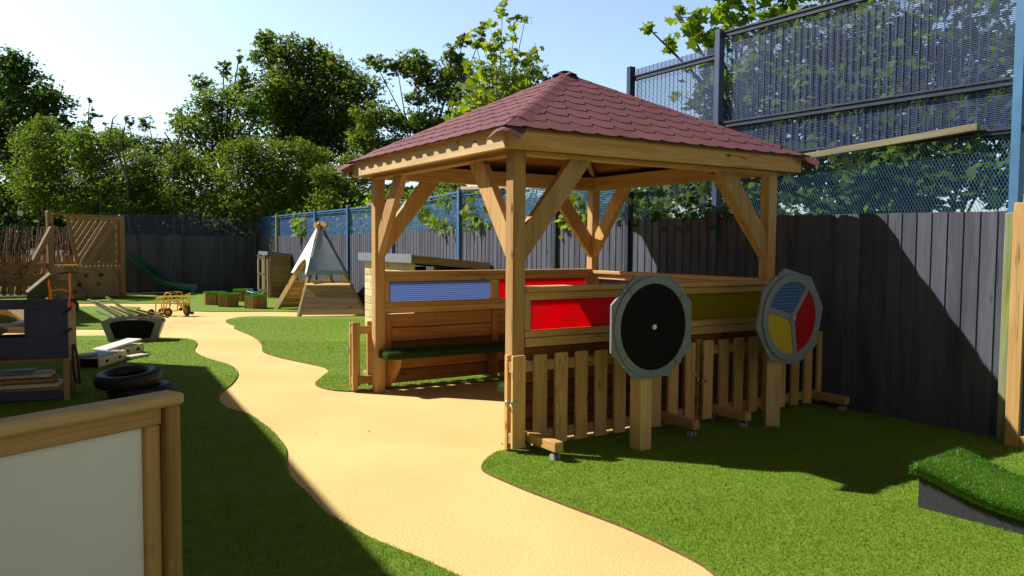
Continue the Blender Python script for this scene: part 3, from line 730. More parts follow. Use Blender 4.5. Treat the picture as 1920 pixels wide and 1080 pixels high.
# low mesh above the boards
mf = thing('mesh_fence', 'low blue mesh fence topping the black boards along the right side', 'mesh fence', (FX, 11, 1.7))
def wire_bay(mb, y0, y1, x, z0, z1, pz, tz, py, ty):
    z = z0 + pz / 2
    while z < z1: mb.bb(x - .002, x + .002, y0, y1, z - tz / 2, z + tz / 2, 1, 0); z += pz
    y = y0 + py / 2
    while y < y1: mb.bb(x + .003, x + .006, y - ty / 2, y + ty / 2, z0, z1, 1, 0); y += py
mz = lambda y: float(np.interp(y, [2.5, 4.05, 6.84, 9.6, 12, 20.4], [2.33, 2.33, 2.35, 2.26, 2.26, 2.27]))
for i, (a, b) in enumerate(zip(posts_y[:-1], posts_y[1:])):
    mb = MB(); zz = min(mz(a), mz(b)); zo = 1.66
    wire_bay(mb, a + .04, b - .04, FX + .03, zo, zz - .03, .022, .0125 if i > 0 else .008, .078, .006)
    p = mb.build('mesh_panel', M['wire_blue'], mf)
    mb = MB(); mb.beam((FX - .0, a + .035, mz(a) - .02), (FX - .0, b - .035, mz(b) - .02), .035, .03, ch=.002); mb.beam((FX, a + .035, mz(a) - .075), (FX, b - .035, mz(b) - .075), .02, .012, ch=.002)
    mb.build('top_rail', M['fence_blue'], mf)
for i, y in enumerate(posts_y[1:]):
    mb = MB(); mb.bb(FX - .055, FX + .02, y - .045, y + .03, 0, mz(y) + .05, 2, .004); mb.build('post', M['lichen'] if abs(y - 17.87) < .1 else (M['fence_blue'] if i in (1, 2, 3, 4) else M['fence_navy']), mf)
for a, b in ((5.2, 6.75), (9.75, 10.9), (-9, -9)):
    if a > 0: MB().beam((FX - .03, a, mz(a) - .02), (FX - .03, b, mz(b) + .035), .04, .05).build('timber_strip', M['pine_old'], mf)
mf2 = thing('mesh_fence', 'low dark mesh fence topping the shaded boards at the far end', 'mesh fence', (-2, 20.42, 1.69))
for a, b in zip(xs[:-1], xs[1:]):
    mb = MB(); z = 1.70
    while z < 2.22: mb.bb(a + .04, b - .04, 20.44, 20.444, z, z + .0085, 0, 0); z += .022
    x = a + .08
    while x < b: mb.bb(x, x + .006, 20.445, 20.448, 1.7, 2.24, 0, 0); x += .078
    mb.build('mesh_panel', M['wire_dark'], mf2)
    mb = MB(); mb.bb(a + .04, b - .04, 20.40, 20.435, 2.24, 2.275, 0, .002); mb.build('top_rail', M['fence_navy'], mf2)
for x in xs[:-1]: MB().bb(x - .035, x + .035, 20.36, 20.43, 0, 2.31, 2, .004).build('post', M['fence_navy'], mf2)
# tall fence on the right
tf = thing('mesh_fence', 'tall dark blue security mesh fence towering over the boards at right', 'mesh fence', (FX, .4, 1.75))
def diamonds(y0, y1, x, z0, z1, pz, py, wd, name):
    Q = []; ny = int((y1 - y0) / py * 2); nz = int((z1 - z0) / pz)
    for k in range(nz):
        zc = z0 + (k + .5) * pz; sg = 1 if k % 2 else -1
        for i in range(ny):
            ya, yb = y0 + i * py / 2, y0 + (i + 1) * py / 2; s0 = sg * (1 if i % 2 else -1) * pz / 2
            za, zb_ = zc + s0, zc - s0
            Q.append([(x, ya, za - wd), (x, yb, zb_ - wd), (x + .004, yb, zb_ + wd), (x + .004, ya, za + wd)])
    return soup(name, np.array(Q), 4, M['mesh_blue'], tf)
for a, b, zt in ((1.16, 2.54, 3.42), (-1.66, 1.16, 3.62), (-4.4, -1.66, 3.62)):
    diamonds(a + .03, b - .03, FX + .03, 1.66, 2.31, .026, .027, .0032, 'expanded_mesh')
    mb = MB(); wire_bay(mb, a + .03, b - .03, FX + .04, 2.36, zt + (.12 if a > 1 else -.0), .0145, .0068, .066, .0075); mb.build('mesh_panel', M['wire_dark'], tf)
    for z, hh in ((2.335, .035), (2.70, .05), (zt, .05)):
        if a > 1 and z == 2.70: z = 2.66
        mb = MB(); mb.bb(FX + .0, FX + .035, a + .035, b - .035, z - hh / 2, z + hh / 2 - .012, 1, .003); mb.bb(FX - .012, FX + .02, a + .035, b - .035, z + hh / 2 - .008, z + hh / 2 + .012, 1, .003); mb.build('rail', M['fence_navy'], tf)
for y, h_, mt in ((2.54, 3.56, 'fence_navy'), (1.16, 3.68, 'fence_steel'), (-1.66, 4.2, 'post_blue'), (-4.4, 4.2, 'fence_blue')):
    MB().bb(FX - .05, FX + .03, y - .035, y + .035, 0 if y > 2 else 1.5, h_, 2, .004).build('post', M[mt], tf)
tr_ = tag(MB().beam((FX - .045, .95, 2.235), (FX - .045, -1.40, 2.385), .05, .055).build('timber_rail', M['batten']), 'long weathered timber batten fixed across the tall mesh fence', 'timber batten')
lp_ = tag(MB().bb(FX - .10, FX - .045, -1.70, -1.63, 0, 1.72, 2, .006).build('lichened_post', M['lichen']), 'green lichened fence post beside the blue turf panel', 'fence post')
def fx(y): return np.interp(y, [-6, -1.66, 0, 1.16, 2.54, 6, 20.42], [3.42, 3.40, 3.28, 3.24, 3.24, 3.28, 3.36])
def bend(root):
    for o in [root] + list(root.children_recursive):
        if o.type == 'MESH':
            off = np.array(root.location) if o is not root else np.zeros(3); me = o.data; co = np.empty(len(me.vertices) * 3, np.float32); me.vertices.foreach_get('co', co); co = co.reshape(-1, 3)
            co[:, 0] += fx(co[:, 1] + off[1]) - FX; me.vertices.foreach_set('co', co.ravel()); me.update()
for o_ in (bf, mf, tf, tr_, lp_): bend(o_)
# blue turf panel at the right edge
bp_ = thing('wall_turf', 'timber framed panel of bright blue turf at the right edge', 'wall panel', (3.2, -2.4, 0))
for y_ in (-1.85, -3.3): MB().bb(3.165, 3.235, y_, y_ + .1, 0, 1.785, 2, .006).build('stile', M['pine'], bp_)
for z_ in (.01, 1.69): MB().bb(3.167, 3.233, -3.198, -1.852, z_, z_ + .092, 1, .006).build('rail', M['pine'], bp_)
mb = MB(); mb.bb(3.19, 3.21, -3.2, -1.85, .1, 1.69, 1, .001); bo = mb.build('turf_infill', plain('blue backing', (.02, .12, .36), .8), bp_)
n = 9000; q = np.stack([np.full(n, 3.189), RNG.uniform(-3.19, -1.86, n), RNG.uniform(.11, 1.68, n)], 1)
soup('turf_pile', blades(q, RNG.uniform(.01, .022, n), np.full(n, .006), .6, np.tile((-1, 0, -.3), (n, 1))), 3, M['blade_blue'], bo)

# ------------------------------------------------------------------ wave ramp
wr = thing('wave_ramp', 'low wavy turf topped block with black sides at the right edge', 'play ramp', (1.55, -2.8, 0))
def wave(s): return float(np.interp(s, [0, .15, .3, .5, .7, .9, 1.1, 1.35, 1.6], [.192, .15, .108, .082, .09, .125, .17, .2, .19]))
for side in (0, 1):
    o = (1.29 + side * .50, -2.21 + side * -.03, 0)
    ex = unit((.205 * .46, -.98, 0))
    pts = [(0, 0)] + [(1.6 * 1, 0)] + [(s, wave(s)) for s in np.linspace(1.6, 0, 17)]
    MB().prism(pts, o, ex, (0, 0, 1), .015).build('side_panel', M['black_felt'], wr)
MB().box((1.54, -2.222, .10), (.50, .016, .20), rotz(R(-3)), 0, .002).build('end_panel', M['black_felt'], wr)
ex = unit((.205 * .46, -.98, 0)); sd_ = np.array([-ex[1], ex[0], 0])
mb = MB(); SS = np.linspace(-.03, 1.62, 34); V = []
for s in SS:
    for c_, dz in ((-.02, .004), (-.03, .035), (-.01, .058), (.25, .062), (.51, .058), (.53, .035), (.52, .004)):
        p = np.array([1.29, -2.21, 0]) + ex * s + sd_ * c_; V.append((p[0], p[1], wave(max(0, s)) + dz))
F = [[i * 7 + j, i * 7 + j + 1, (i + 1) * 7 + j + 1, (i + 1) * 7 + j] for i in range(33) for j in range(6)] + [list(range(7))[::-1], list(range(33 * 7, 34 * 7))]
tp = mb.add(V, F, None, 0, False).build('turf_top', M['turf'], wr)
n = 52000; s = RNG.uniform(-.03, 1.6, n); c_ = RNG.uniform(-.04, .54, n)
P0 = np.array([1.29, -2.21, 0]) + s[:, None] * ex + c_[:, None] * sd_; P0[:, 2] = np.array([wave(max(0, a)) for a in s]) + .05
V = [blades(P0, RNG.uniform(.014, .030, n), np.full(n, .0042), .6)]
m_ = 12000; s = RNG.uniform(-.03, 1.6, m_); P1 = np.array([1.29, -2.21, 0]) + s[:, None] * ex + sd_ * -.034; P1[:, 2] = np.array([wave(max(0, a)) for a in s]) + RNG.uniform(.008, .055, m_)
V.append(blades(P1, RNG.uniform(.010, .024, m_), np.full(m_, .0042), .5, np.tile(-sd_ + np.array((0, 0, .15)), (m_, 1))))
m_ = 7000; c_ = RNG.uniform(-.03, .53, m_); P1 = np.array([1.29, -2.21, 0]) + c_[:, None] * sd_ - ex * .032; P1[:, 2] = .187 + RNG.uniform(.008, .055, m_)
V.append(blades(P1, RNG.uniform(.010, .024, m_), np.full(m_, .0042), .5, np.tile(-ex + np.array((0, 0, -.1)), (m_, 1))))
soup('turf_pile', np.concatenate(V), 3, M['blade_lush'], tp)
for s, z in ((.04, .03), (.24, .085), (.44, .03)):
    p = np.array([1.29, -2.21, 0]) + ex * s; MB().cyl((p[0] - .004, p[1], z), (p[0] + .001, p[1], z), .006, 8).build('bolt', M['steel'], wr)
# ------------------------------------------------------------------ framed cream screen in the left foreground
def place(mb, Rm, t):
    mb.v = [tuple(Rm @ np.array(v) + np.array(t)) for v in mb.v]; return mb
SR = rotz(R(25.9)); SP = (-2.532, -2.0, 0)
t = thing('display_screen', 'timber framed cream screen with pale capping in the left foreground', 'screen', SP)
place(MB().bb(-1.9, .012, -.062, .022, .952, .99, 0, .010), SR, SP).build('cap_rail', M['pine_pale'], t)
place(MB().bb(-1.9, -.050, -.034, .018, .898, .951, 0, .004), SR, SP).build('top_rail', M['pine'], t)
place(MB().bb(-.048, 0, -.056, .018, 0, .951, 2, .006), SR, SP).build('stile', M['pine'], t)
place(MB().bb(-.100, -.050, -.026, .016, 0, .897, 2, .005), SR, SP).build('stile', M['pine'], t)
place(MB().bb(-1.9, -.101, -.008, .006, .05, .897, 0, .001), SR, SP).build('panel', M['cream_panel'], t)
place(MB().bb(-1.9, -.101, -.02, .016, .0, .049, 0, .003), SR, SP).build('bottom_rail', M['pine'], t)

# ------------------------------------------------------------------ storage unit with planks, on the left
UR = rotz(R(-10)); UP = (-2.555, 3.525, 0)
u = thing('storage_unit', 'slate blue wheeled storage unit with a window opening at the left edge', 'storage unit', UP)
mb = MB(); x0 = -1.5
for b in ((x0, -.95, 0, .025, .60, .85), (-.345, 0, 0, .025, .60, .85), (x0, 0, 0, .025, .851, .94), (x0, 0, 0, .025, .405, .599)): mb.bb(*b, 0, .003)
place(mb, UR, UP).build('front_panel', M['navy_board'], u)
place(MB().bb(-.035, 0, .027, .52, .36, .80, 1, .003), UR, UP).build('side_panel', M['pine_old'], u)
place(MB().bb(x0, -.037, .50, .52, .36, .58, 0, .003), UR, UP).build('back_panel', M['navy_board'], u)
place(MB().bb(x0, -.037, .027, .498, .375, .395, 0, .003), UR, UP).build('shelf', M['pine_dark'], u)
place(MB().bb(x0, -.05, .0, .50, .105, .125, 0, .003), UR, UP).build('shelf', M['pine_dark'], u)
place(MB().bb(x0, -.052, -.004, .022, .03, .118, 0, .003), UR, UP).build('bottom_rail', M['navy_board'], u)
for y in (.0, .46): place(MB().bb(-.05, 0, y, y + .045, 0, .40, 2, .004), UR, UP).build('leg', M['pine_old'], u)
for z in (.83, .645):
    place(MB().beam((-.035, -.012, z - .025), (.03, -.012, z + .03), .02, .022), UR, UP).build('hook', M['rubber'], u)
place(MB().tube([(.035, .03, .52), (.03, .02, .50), (.028, .02, .32), (.05, .03, .16)], .011, 8).tube([(.04, .05, .52), (.07, .05, .36), (.075, .05, .15)], .011, 8), UR, UP).build('strap', M['rubber'], u)
plk = 0
for (xa, xb, y, z, wd, mt, lab) in ((-1.3, -.09, .20, .145, .26, 'white_ply', 'pale plank lying lowest in the bottom of the storage unit'), (-1.35, -.12, .19, .19, .24, 'pine_old', 'brownish plank second up in the bottom of the storage unit'),
        (-1.3, -.16, .22, .235, .26, 'white_ply', 'thick pale plank topmost in the bottom of the storage unit'), (-1.2, -.55, .28, .63, .3, 'pine_old', 'brown plank seen through the window of the storage unit'), (-1.25, -.35, .3, .70, .32, 'white_ply', 'pale plank stacked above the brown one in the storage unit window')):
    mb = MB(); mb.bb(xa, xb, y - wd / 2, y + wd / 2, z - .018, z + .018, 0, .006)
    if z > .5: mb.bb(xa + .1, xb - .1, y - .05, y + .05, .396, z - .019, 0, .004) if z < .65 else mb.bb(xa + .1, xb - .2, y - .05, y + .05, .649, z - .019, 0, .003)
    tag(place(mb, UR, UP).build('plank', M[mt]), lab, 'plank', 'planks in the storage unit')
mb = MB(); mb.bb(-1.1, -.30, .08, .36, .256, .274, 0, .008); tag(place(mb, rotz(R(-7)), UP).build('board', M['blue_top']), 'pale blue board on top of the stack in the lower shelf of the storage unit', 'board')
mb = MB(); mb.prism([(.31 * math.cos(a), .075 * math.sin(a)) for a in np.linspace(0, math.pi, 16)], (-.78, .42, .719), (1, 0, 0), (0, 0, 1), .25)
tag(place(mb, UR, UP).build('turf_cushion', M['turf']), 'green domed cushion seen through the storage unit window', 'cushion')

# ------------------------------------------------------------------ tyres
def tyre(loc, tilt, lab):
    t = thing('tyre', lab, 'tyre', loc, 'stacked old tyres'); c = np.array(loc) + (0, 0, .067)
    ax = Matrix.Rotation(tilt[0], 3, 'X') @ Matrix.Rotation(tilt[1], 3, 'Y') @ Vector((0, 0, 1))
    mb = MB(); mb.torus(c, ax, .228, .066, 40, 12, 0, 1.0); body = mb.build('tyre_wall', M['rubber'], t)
    mb = MB(); a = unit(np.cross(ax, (0, 1, 0))); b = np.cross(ax, a)
    for i in range(44):
        t_ = 2 * math.pi * i / 44; d = math.cos(t_) * a + math.sin(t_) * b; tg = np.cross(np.array(ax), d)
        for k in (-.036, -.012, .012, .036): mb.box(c + d * (.291 - abs(k) * .25) + np.array(ax) * k, (.005, .030, .019), np.array([d, tg, np.array(ax)]).T, 0, .002)
    mb.build('tread', M['rubber'], t)
tyre((-1.97, 3.42, 0), (0, 0), 'black tyre lying flat on the shaded turf, lower of the two')
tyre((-2.08, 3.44, .128), (R(4), R(-5)), 'black tyre resting on top of another tyre beside the storage unit')

# ------------------------------------------------------------------ stepping boxes and boards
def step_box(lab, c, yaw, L, Wd, Hh, endm='hole_shade'):
    t = thing('stepping_box', lab, 'stepping box', (c[0], c[1], 0), 'pale stepping boxes'); Rm = rotz(yaw); P0 = (c[0], c[1], 0)
    place(MB().bb(-L / 2, L / 2, -Wd / 2, Wd / 2, .004, Hh, 0, .006), Rm, P0).build('box_body', M['white_ply'], t)
    place(MB().bb(-L / 2 + .02, L / 2 - .1, -Wd / 2 + .02, Wd / 2 - .02, Hh + .001, Hh + .008, 0, .002), Rm, P0).build('lid', M['blue_top'], t)
    def oval(cx, cy, cz, ex, nrm, rx=.036, rz=.017):
        pts = [(rx * math.copysign(abs(math.cos(a)) ** .6, math.cos(a)), rz * math.copysign(abs(math.sin(a)) ** .8, math.sin(a))) for a in np.linspace(0, 2 * math.pi, 24, endpoint=False)]
        return place(MB().prism(pts, (cx, cy, cz), ex, (0, 0, 1), .003), Rm, P0)
    for x in (-L * .23, L * .23): oval(x, -Wd / 2 - .0005, Hh * .52, (1, 0, 0), 0).build('painted_hand_hole', M['hole_shade'], t)  # dark ovals on a solid box, the shade of a hole as colour
    oval(L / 2 + .0005, 0, Hh * .52, (0, 1, 0), 0).build('painted_hand_hole', M['hole_shade'], t)
    if endm == 'open': place(MB().bb(-L / 2 - .003, -L / 2 + .0, -Wd / 2 + .01, Wd / 2 - .01, .012, Hh - .008, 0, .001), Rm, P0).build('painted_end_opening', M['black'], t)  # black plate painted in for the dark inside of an open end
    return t
step_box('pale stepping box with oval hand holes, nearest the black tyres', (-2.12, 5.86), R(60), .71, .30, .125, 'open')
step_box('smaller pale stepping box farther back under the white board end', (-1.80, 6.60), R(50), .50, .26, .125)
tag(place(MB().bb(-.31, .31, -.11, .11, -.011, .011, 0, .008), rotz(R(44)) @ roty(R(-6)), (-1.88, 6.42, .162)).build('board', M['white_board']), 'white rounded board bridging the two stepping boxes', 'board', 'loose boards on the stepping boxes')
tag(place(MB().bb(-.28, .28, -.10, .10, -.011, .011, 0, .006), rotz(R(20)), (-2.46, 5.62, .146)).build('board', M['blue_top']), 'blue grey board lying on the left end of the nearer stepping box', 'board', 'loose boards on the stepping boxes')
tag(place(MB().bb(-.16, .16, -.09, .09, 0, .03, 0, .006), rotz(R(40)), (-1.72, 6.18, .016)).build('board', M['white_ply']), 'small pale board lying on the grass between the stepping boxes', 'board', 'loose boards on the stepping boxes')

# ------------------------------------------------------------------ grey trough full of planks
YAW = R(-32.2); IR = rotz(YAW); TP = (-1.535, 7.99, 0)
TR_ = rotz(YAW + R(17))
t = thing('trough', 'grey trough with black front, arched top and planks sticking out', 'trough', TP)
def trap(b, tt, z0, z1, pk, n=12): return [(-b, z0), (b, z0)] + [(tt * math.cos(a), z1 + (pk - z1) * math.sin(a)) for a in np.linspace(0, math.pi, n)]
for y in (0, .30):
    place(MB().ring(trap(.315, .415, .012, .29, .375), trap(.235, .305, .055, .27, .325), (0, y, 0), (1, 0, 0), (0, 0, 1), .022), TR_, TP).build('end_frame', M['grey_board'], t)
    place(MB().prism(trap(.236, .306, .054, .27, .326), (0, y - .006, 0), (1, 0, 0), (0, 0, 1), .008), TR_, TP).build('end_panel', M['black'], t)
for sx in (-1, 1):
    mb = MB(); mb.beam((sx * .31, .15, .02), (sx * .405, .15, .285), 0.295, .016, (sx * 1, 0, .3)); place(mb, TR_, TP).build('side_panel', M['grey_board'], t)
place(MB().bb(-.3, .3, .0, .30, .014, .028, 0, .002), TR_, TP).build('base_panel', M['grey_board'], t)
place(MB().bb(-.07, .07, -.026, -.0225, .328, .345, 0, .001), TR_, TP).build('handle_slot', M['white_board'], t)
plank_specs = [((-.62, .22, .62), (.05, .20, .19), .085, .02, 'white_ply', 'pale plank at the top left of the trough pile'), ((-.55, .26, .60), (.12, .26, .22), .08, .02, 'white_ply', 'pale plank second from the left in the trough pile'),
    ((-.50, .10, .46), (.06, .12, .20), .08, .018, 'white_board', 'white plank lowest at the left of the trough pile'), ((-.32, .16, .52), (.22, .20, .25), .08, .02, 'pine_old', 'brown plank in the middle of the trough pile'),
    ((-.26, .26, .54), (.30, .27, .28), .08, .02, 'pine', 'honey coloured plank at the back of the trough pile'), ((-.08, .14, .47), (.40, .20, .30), .075, .02, 'pine_old', 'brown plank leaning right in the trough pile'),
    ((.02, .26, .46), (.46, .27, .33), .075, .02, 'pine_old', 'weathered plank poking out right of the trough')]
for a, b, wd, th, mt, lab in plank_specs:
    tag(place(MB().beam(a, b, wd, th, (0, 0, 1), .004), TR_, TP).build('plank', M[mt]), lab, 'plank', 'planks in the grey trough')
tag(place(MB().tube([(-.36, .08, .67), (.12, .12, .30)], .017, 10), TR_, TP).build('pole', M['white_board']), 'thin white pole slanting up out of the grey trough', 'pole')

# ------------------------------------------------------------------ tricycle and scooter
def wheel(parent, c, ax, r, th, hub, name='wheel'):
    w_ = bpy.data.objects.new(name, None); COL.objects.link(w_); w_.parent = parent; w_.empty_display_size = .05
    MB().torus(c, ax, r - th, th, 26, 10).build('tyre', M['rubber'], w_)
    a = np.array(ax) * th * .7; MB().cyl(np.array(c) - a, np.array(c) + a, r - th * 1.2, 20).build('hub', M[hub], w_)
TY = (-.33, 12.18, 0); t = thing('tricycle', 'yellow tubular tricycle with a rear platform standing on the sandy path', 'tricycle', TY)
Q = lambda x, y, z: tuple(IR @ np.array((x, y, z)) + np.array(TY))
AX = tuple(IR @ np.array((0, 1.0, 0))); AXF = tuple(IR @ rotz(R(-40)) @ np.array((0, 1.0, 0)))
mb = MB(); r_ = .0125
for y in (-.13, .13):
    mb.tube([Q(-.29, y, .07), Q(-.29, y, .34), Q(-.27, y, .355), Q(-.13, y, .385), Q(-.10, y, .455), Q(-.07, y, .47), Q(.12, y, .47), Q(.125, y, .44), Q(.12, y, .25)], r_, 8)
    mb.tube([Q(-.13, y, .385), Q(-.13, y, .08)], r_, 8); mb.tube([Q(-.29, y, .075), Q(-.13, y, .075)], r_, 8)
    mb.tube([Q(-.05, y * .7, .39), Q(-.12, y * .7, .13)], r_, 8); mb.tube([Q(.13, y * .6, .24), Q(.11, y * .6, .11), Q(-.04, y * .6, .10)], r_, 8)
for x, z in ((-.29, .34), (-.13, .385), (.02, .47), (-.13, .08), (.12, .25)): mb.tube([Q(x, -.13, z), Q(x, .13, z)], r_, 8)
mb.build('frame', M['yellow'], t)
mb = MB(); mb.tube([Q(.20, -.05, .40), Q(.24, -.05, .12)], r_, 8); mb.tube([Q(.30, .05, .40), Q(.30, .05, .12)], r_, 8); mb.tube([Q(.20, -.05, .40), Q(.31, .05, .44), Q(.33, .06, .46)], r_, 8)
for z in (.33, .25, .19): mb.tube([Q(.21, -.05, z), Q(.30, .05, z)], r_, 8)
mb.tube([Q(.12, 0, .25), Q(.25, 0, .30)], r_ * 1.3, 8); mb.build('fork', M['yellow'], t)
mb = MB(); mb.tube([Q(.32, .06, .455), Q(.41, .08, .455)], .018, 8); mb.tube([Q(.0, -.13, .485), Q(.13, -.13, .475)], .018, 8); mb.build('grip', M['rubber'], t)
place(MB().bb(-.01, .13, -.09, .09, .255, .285, 0, .012), IR, TY).build('seat', M['white_board'], t)
place(MB().bb(.02, .10, -.06, .06, .2855, .297, 0, .006), IR, TY).build('seat_pad', M['rubber'], t)
wheel(t, Q(-.37, -.16, .075), AX, .075, .024, 'red_hub'); wheel(t, Q(-.05, -.12, .085), AX, .085, .024, 'orange'); wheel(t, Q(-.30, .16, .075), AX, .075, .024, 'red_hub')
wheel(t, Q(.27, 0, .12), AXF, .12, .03, 'red_hub')
for s_ in (-1, 1): MB().tube([Q(.27 + s_ * .11, -s_ * .05 - .02, .10 - s_ * .03), Q(.27 + s_ * .16, -s_ * .06 - .02, .10 - s_ * .03)], .03, 10).build('pedal', M['rubber'], t)
TS = tuple(at(133, 579.5, 15.9) * (1, 1, 0)); t = thing('scooter', 'orange scooter with big front wheel behind the storage unit', 'scooter', TS)
Q = lambda x, y, z: tuple(IR @ np.array((x, y, z)) + np.array(TS))
wheel(t, Q(0, 0, .155), tuple(IR @ rotz(R(14)) @ np.array((0, 1.0, 0))), .155, .034, 'orange', 'wheel')
wheel(t, Q(-.62, .1, .12), AX, .12, .03, 'orange', 'wheel')
mb = MB(); mb.tube([Q(0, -.05, .155), Q(.005, -.05, .33), Q(.0, 0, .45), Q(-.01, 0, .84)], .02, 10); mb.tube([Q(0, .05, .155), Q(.005, .05, .33), Q(.0, 0, .42)], .018, 10)
mb.tube([Q(0, 0, .45), Q(-.2, .0, .50), Q(-.42, 0, .46), Q(-.46, .0, .2), Q(-.62, .1, .13)], .02, 10); mb.build('frame', M['orange'], t)
mb = MB(); mb.tube([Q(-.13, -.2, .83), Q(-.02, 0, .85), Q(.03, .2, .83)], .02, 10); mb.build('handlebar', M['rubber'], t)
# tilted boards behind the storage unit
b0 = at(52, 566, 13.5); b1 = at(94, 531, 13.9)
t = thing('easel', 'dark board with white edges propped at a slant behind the storage unit', 'easel', (b0[0], b0[1], 0))
d = unit(b1 - b0); nrm = unit(np.cross(d, unit((.53, .85, 0)))); mb = MB()
mb.beam(b0, b1, .5, .03, nrm, .003); mb.build('board', M['black_felt'], t)
yv = unit(np.cross(nrm, d)); mb = MB()
for s_ in (-1, 1): mb.beam(b0 + yv * s_ * .262, b1 + yv * s_ * .262, .022, .045, nrm, .003)
mb.build('edge_strip', M['white_board'], t)
mb = MB(); mb.beam(b1 - d * .05 - yv * .15, np.array([b1[0] + .05, b1[1], 0]) - yv * .15, .035, .035, d, .003); mb.beam(b1 - d * .05 + yv * .15, np.array([b1[0] + .05, b1[1], 0]) + yv * .15, .035, .035, d, .003)
mb.beam(b0 + yv * .15, (b0[0], b0[1], 0.0) + yv * .15, .035, .035, d, .003); mb.build('leg', M['orange'], t)
c0 = at(6, 566, 12.6); t = thing('planter', 'low timber box with a sloping lid at the left edge behind the storage unit', 'timber box', (c0[0], c0[1], 0))
place(MB().prism([(-.7, 0), (.34, 0), (.30, .18), (.0, .42), (-.7, .42)], (0, 0, 0), (1, 0, 0), (0, 0, 1), -.5), IR, (c0[0], c0[1], 0)).build('box_body', M['pine_far'], t)
place(MB().beam((.345, .25, .185), (-.02, .25, .45), .56, .022, (.6, 0, .8)).bb(-.75, .0, -.03, .53, .426, .448, 0, .003), IR, (c0[0], c0[1], 0)).build('lid', M['cream_boards'], t)

# ------------------------------------------------------------------ turf topped stools
def stool(x, y, yaw, lab):
    t = thing('stool', lab, 'stool', (x, y, 0), 'turf topped timber stools'); hx = [(.235 * math.cos(yaw + i * math.pi / 3), .235 * math.sin(yaw + i * math.pi / 3)) for i in range(6)]
    mb = MB()
    for i in range(6):
        a, b = np.array(hx[i]), np.array(hx[(i + 1) % 6]); e = unit(np.append(b - a, 0)); L = np.linalg.norm(b - a); nn = 3
        for k in range(nn): mb.prism([(k * L / nn + .002, .005), ((k + 1) * L / nn - .002, .005), ((k + 1) * L / nn - .002, .25), (k * L / nn + .002, .25)], (x + a[0], y + a[1], 0), e, (0, 0, 1), .02, 0, 1)
    mb.prism([(p * .9, q * .9) for p, q in hx], (x, y, .01), (1, 0, 0), (0, 1, 0), .235); mb.build('stool_body', M['pine_far'], t)
    mb = MB(); mb.prism([(p * 1.1, q * 1.1) for p, q in hx], (x, y, .252), (1, 0, 0), (0, 1, 0), .045); tp = mb.build('turf_top', M['turf'], t)
    n = 2600; P_ = np.stack([RNG.uniform(-.27, .27, n), RNG.uniform(-.27, .27, n), np.full(n, .295)], 1); P_ = P_[inside(P_[:, 0], P_[:, 1], [(p * 1.12, q * 1.12) for p, q in hx])]; n = len(P_)
    P_ += (x, y, 0); soup('turf_pile', blades(P_, RNG.uniform(.015, .035, n), np.full(n, .014), .7), 3, M['blade_lush'], tp)
stool(1.13, 14.02, .3, 'turf topped stool at the front left of the ring, beside the path')
stool(1.56, 13.26, .1, 'turf topped stool with blue covers on it, nearest the play tent')
stool(.98, 14.78, .5, 'turf topped stool at the far left of the ring')
stool(1.83, 15.6, .2, 'turf topped stool at the back of the ring against the far fence')
tag(place(MB().bb(-.08, .08, -.12, .12, 0, .02, 0, .003), rotz(.4) @ rotx(R(8)), (1.52, 13.38, .355)).build('book', M['book_blue']), 'blue cover lying on the turf stool', 'book')
tag(place(MB().bb(-.10, .10, -.12, .12, 0, .015, 0, .003), rotz(-.3) @ roty(R(38)), (1.74, 13.14, .372)).build('book', M['mauve']), 'mauve cover hanging over the edge of the turf stool', 'book')

# ------------------------------------------------------------------ cupboard by the far fence
t = thing('play_cupboard', 'small timber play cupboard with an open pale door by the far fence', 'cupboard', (3.05, 16.9, 0))
for y in (16.45, 17.28):
    mb = MB()
    for i in range(8): mb.bb(2.80, 3.30, y, y + .02, .02 + i * .14, .16 + i * .14 - .0005, 0, .005)
    mb.build('side_boards', M['pine_far'], t)
mb = MB()
for y in (16.475, 16.70, 17.2): mb.bb(2.74, 2.80, y, y + .10, 0, 1.14, 2, .005)
mb.build('front_post', M['pine_old'], t)
mb = MB(); mb.bb(3.28, 3.30, 16.472, 17.278, .02, 1.12, 2, .003); mb.bb(2.80, 3.28, 16.472, 17.278, .5, .52, 1, .003); mb.build('shelf', M['pine_far'], t)
mb = MB(); mb.prism([(-.1, 0), (.62, -.06), (.62, .03), (-.1, .10)], (2.78, 17.34, 1.15), (1, 0, 0), (0, 0, 1), .93); mb.build('roof', [M['roof_grey']], t)
mb = MB(); mb.bb(2.66, 2.679, 16.41, 17.34, 1.155, 1.25, 1, .002); mb.build('roof_edge', M['grey_board'], t)
dr = MB(); dx_ = (2.46, 16.62)
for z0, z1 in ((.18, .24), (.62, .68), (1.04, 1.13)): dr.bb(dx_[0], dx_[0] + .20, dx_[1], dx_[1] + .03, z0, z1, 0, .003)
for x in (0, .16): dr.bb(dx_[0] + x, dx_[0] + x + .04, dx_[1] - .002, dx_[1] + .032, .15, 1.15, 2, .003)
place(dr, I3, (0, 0, 0)).build('door', M['white_ply'], t)

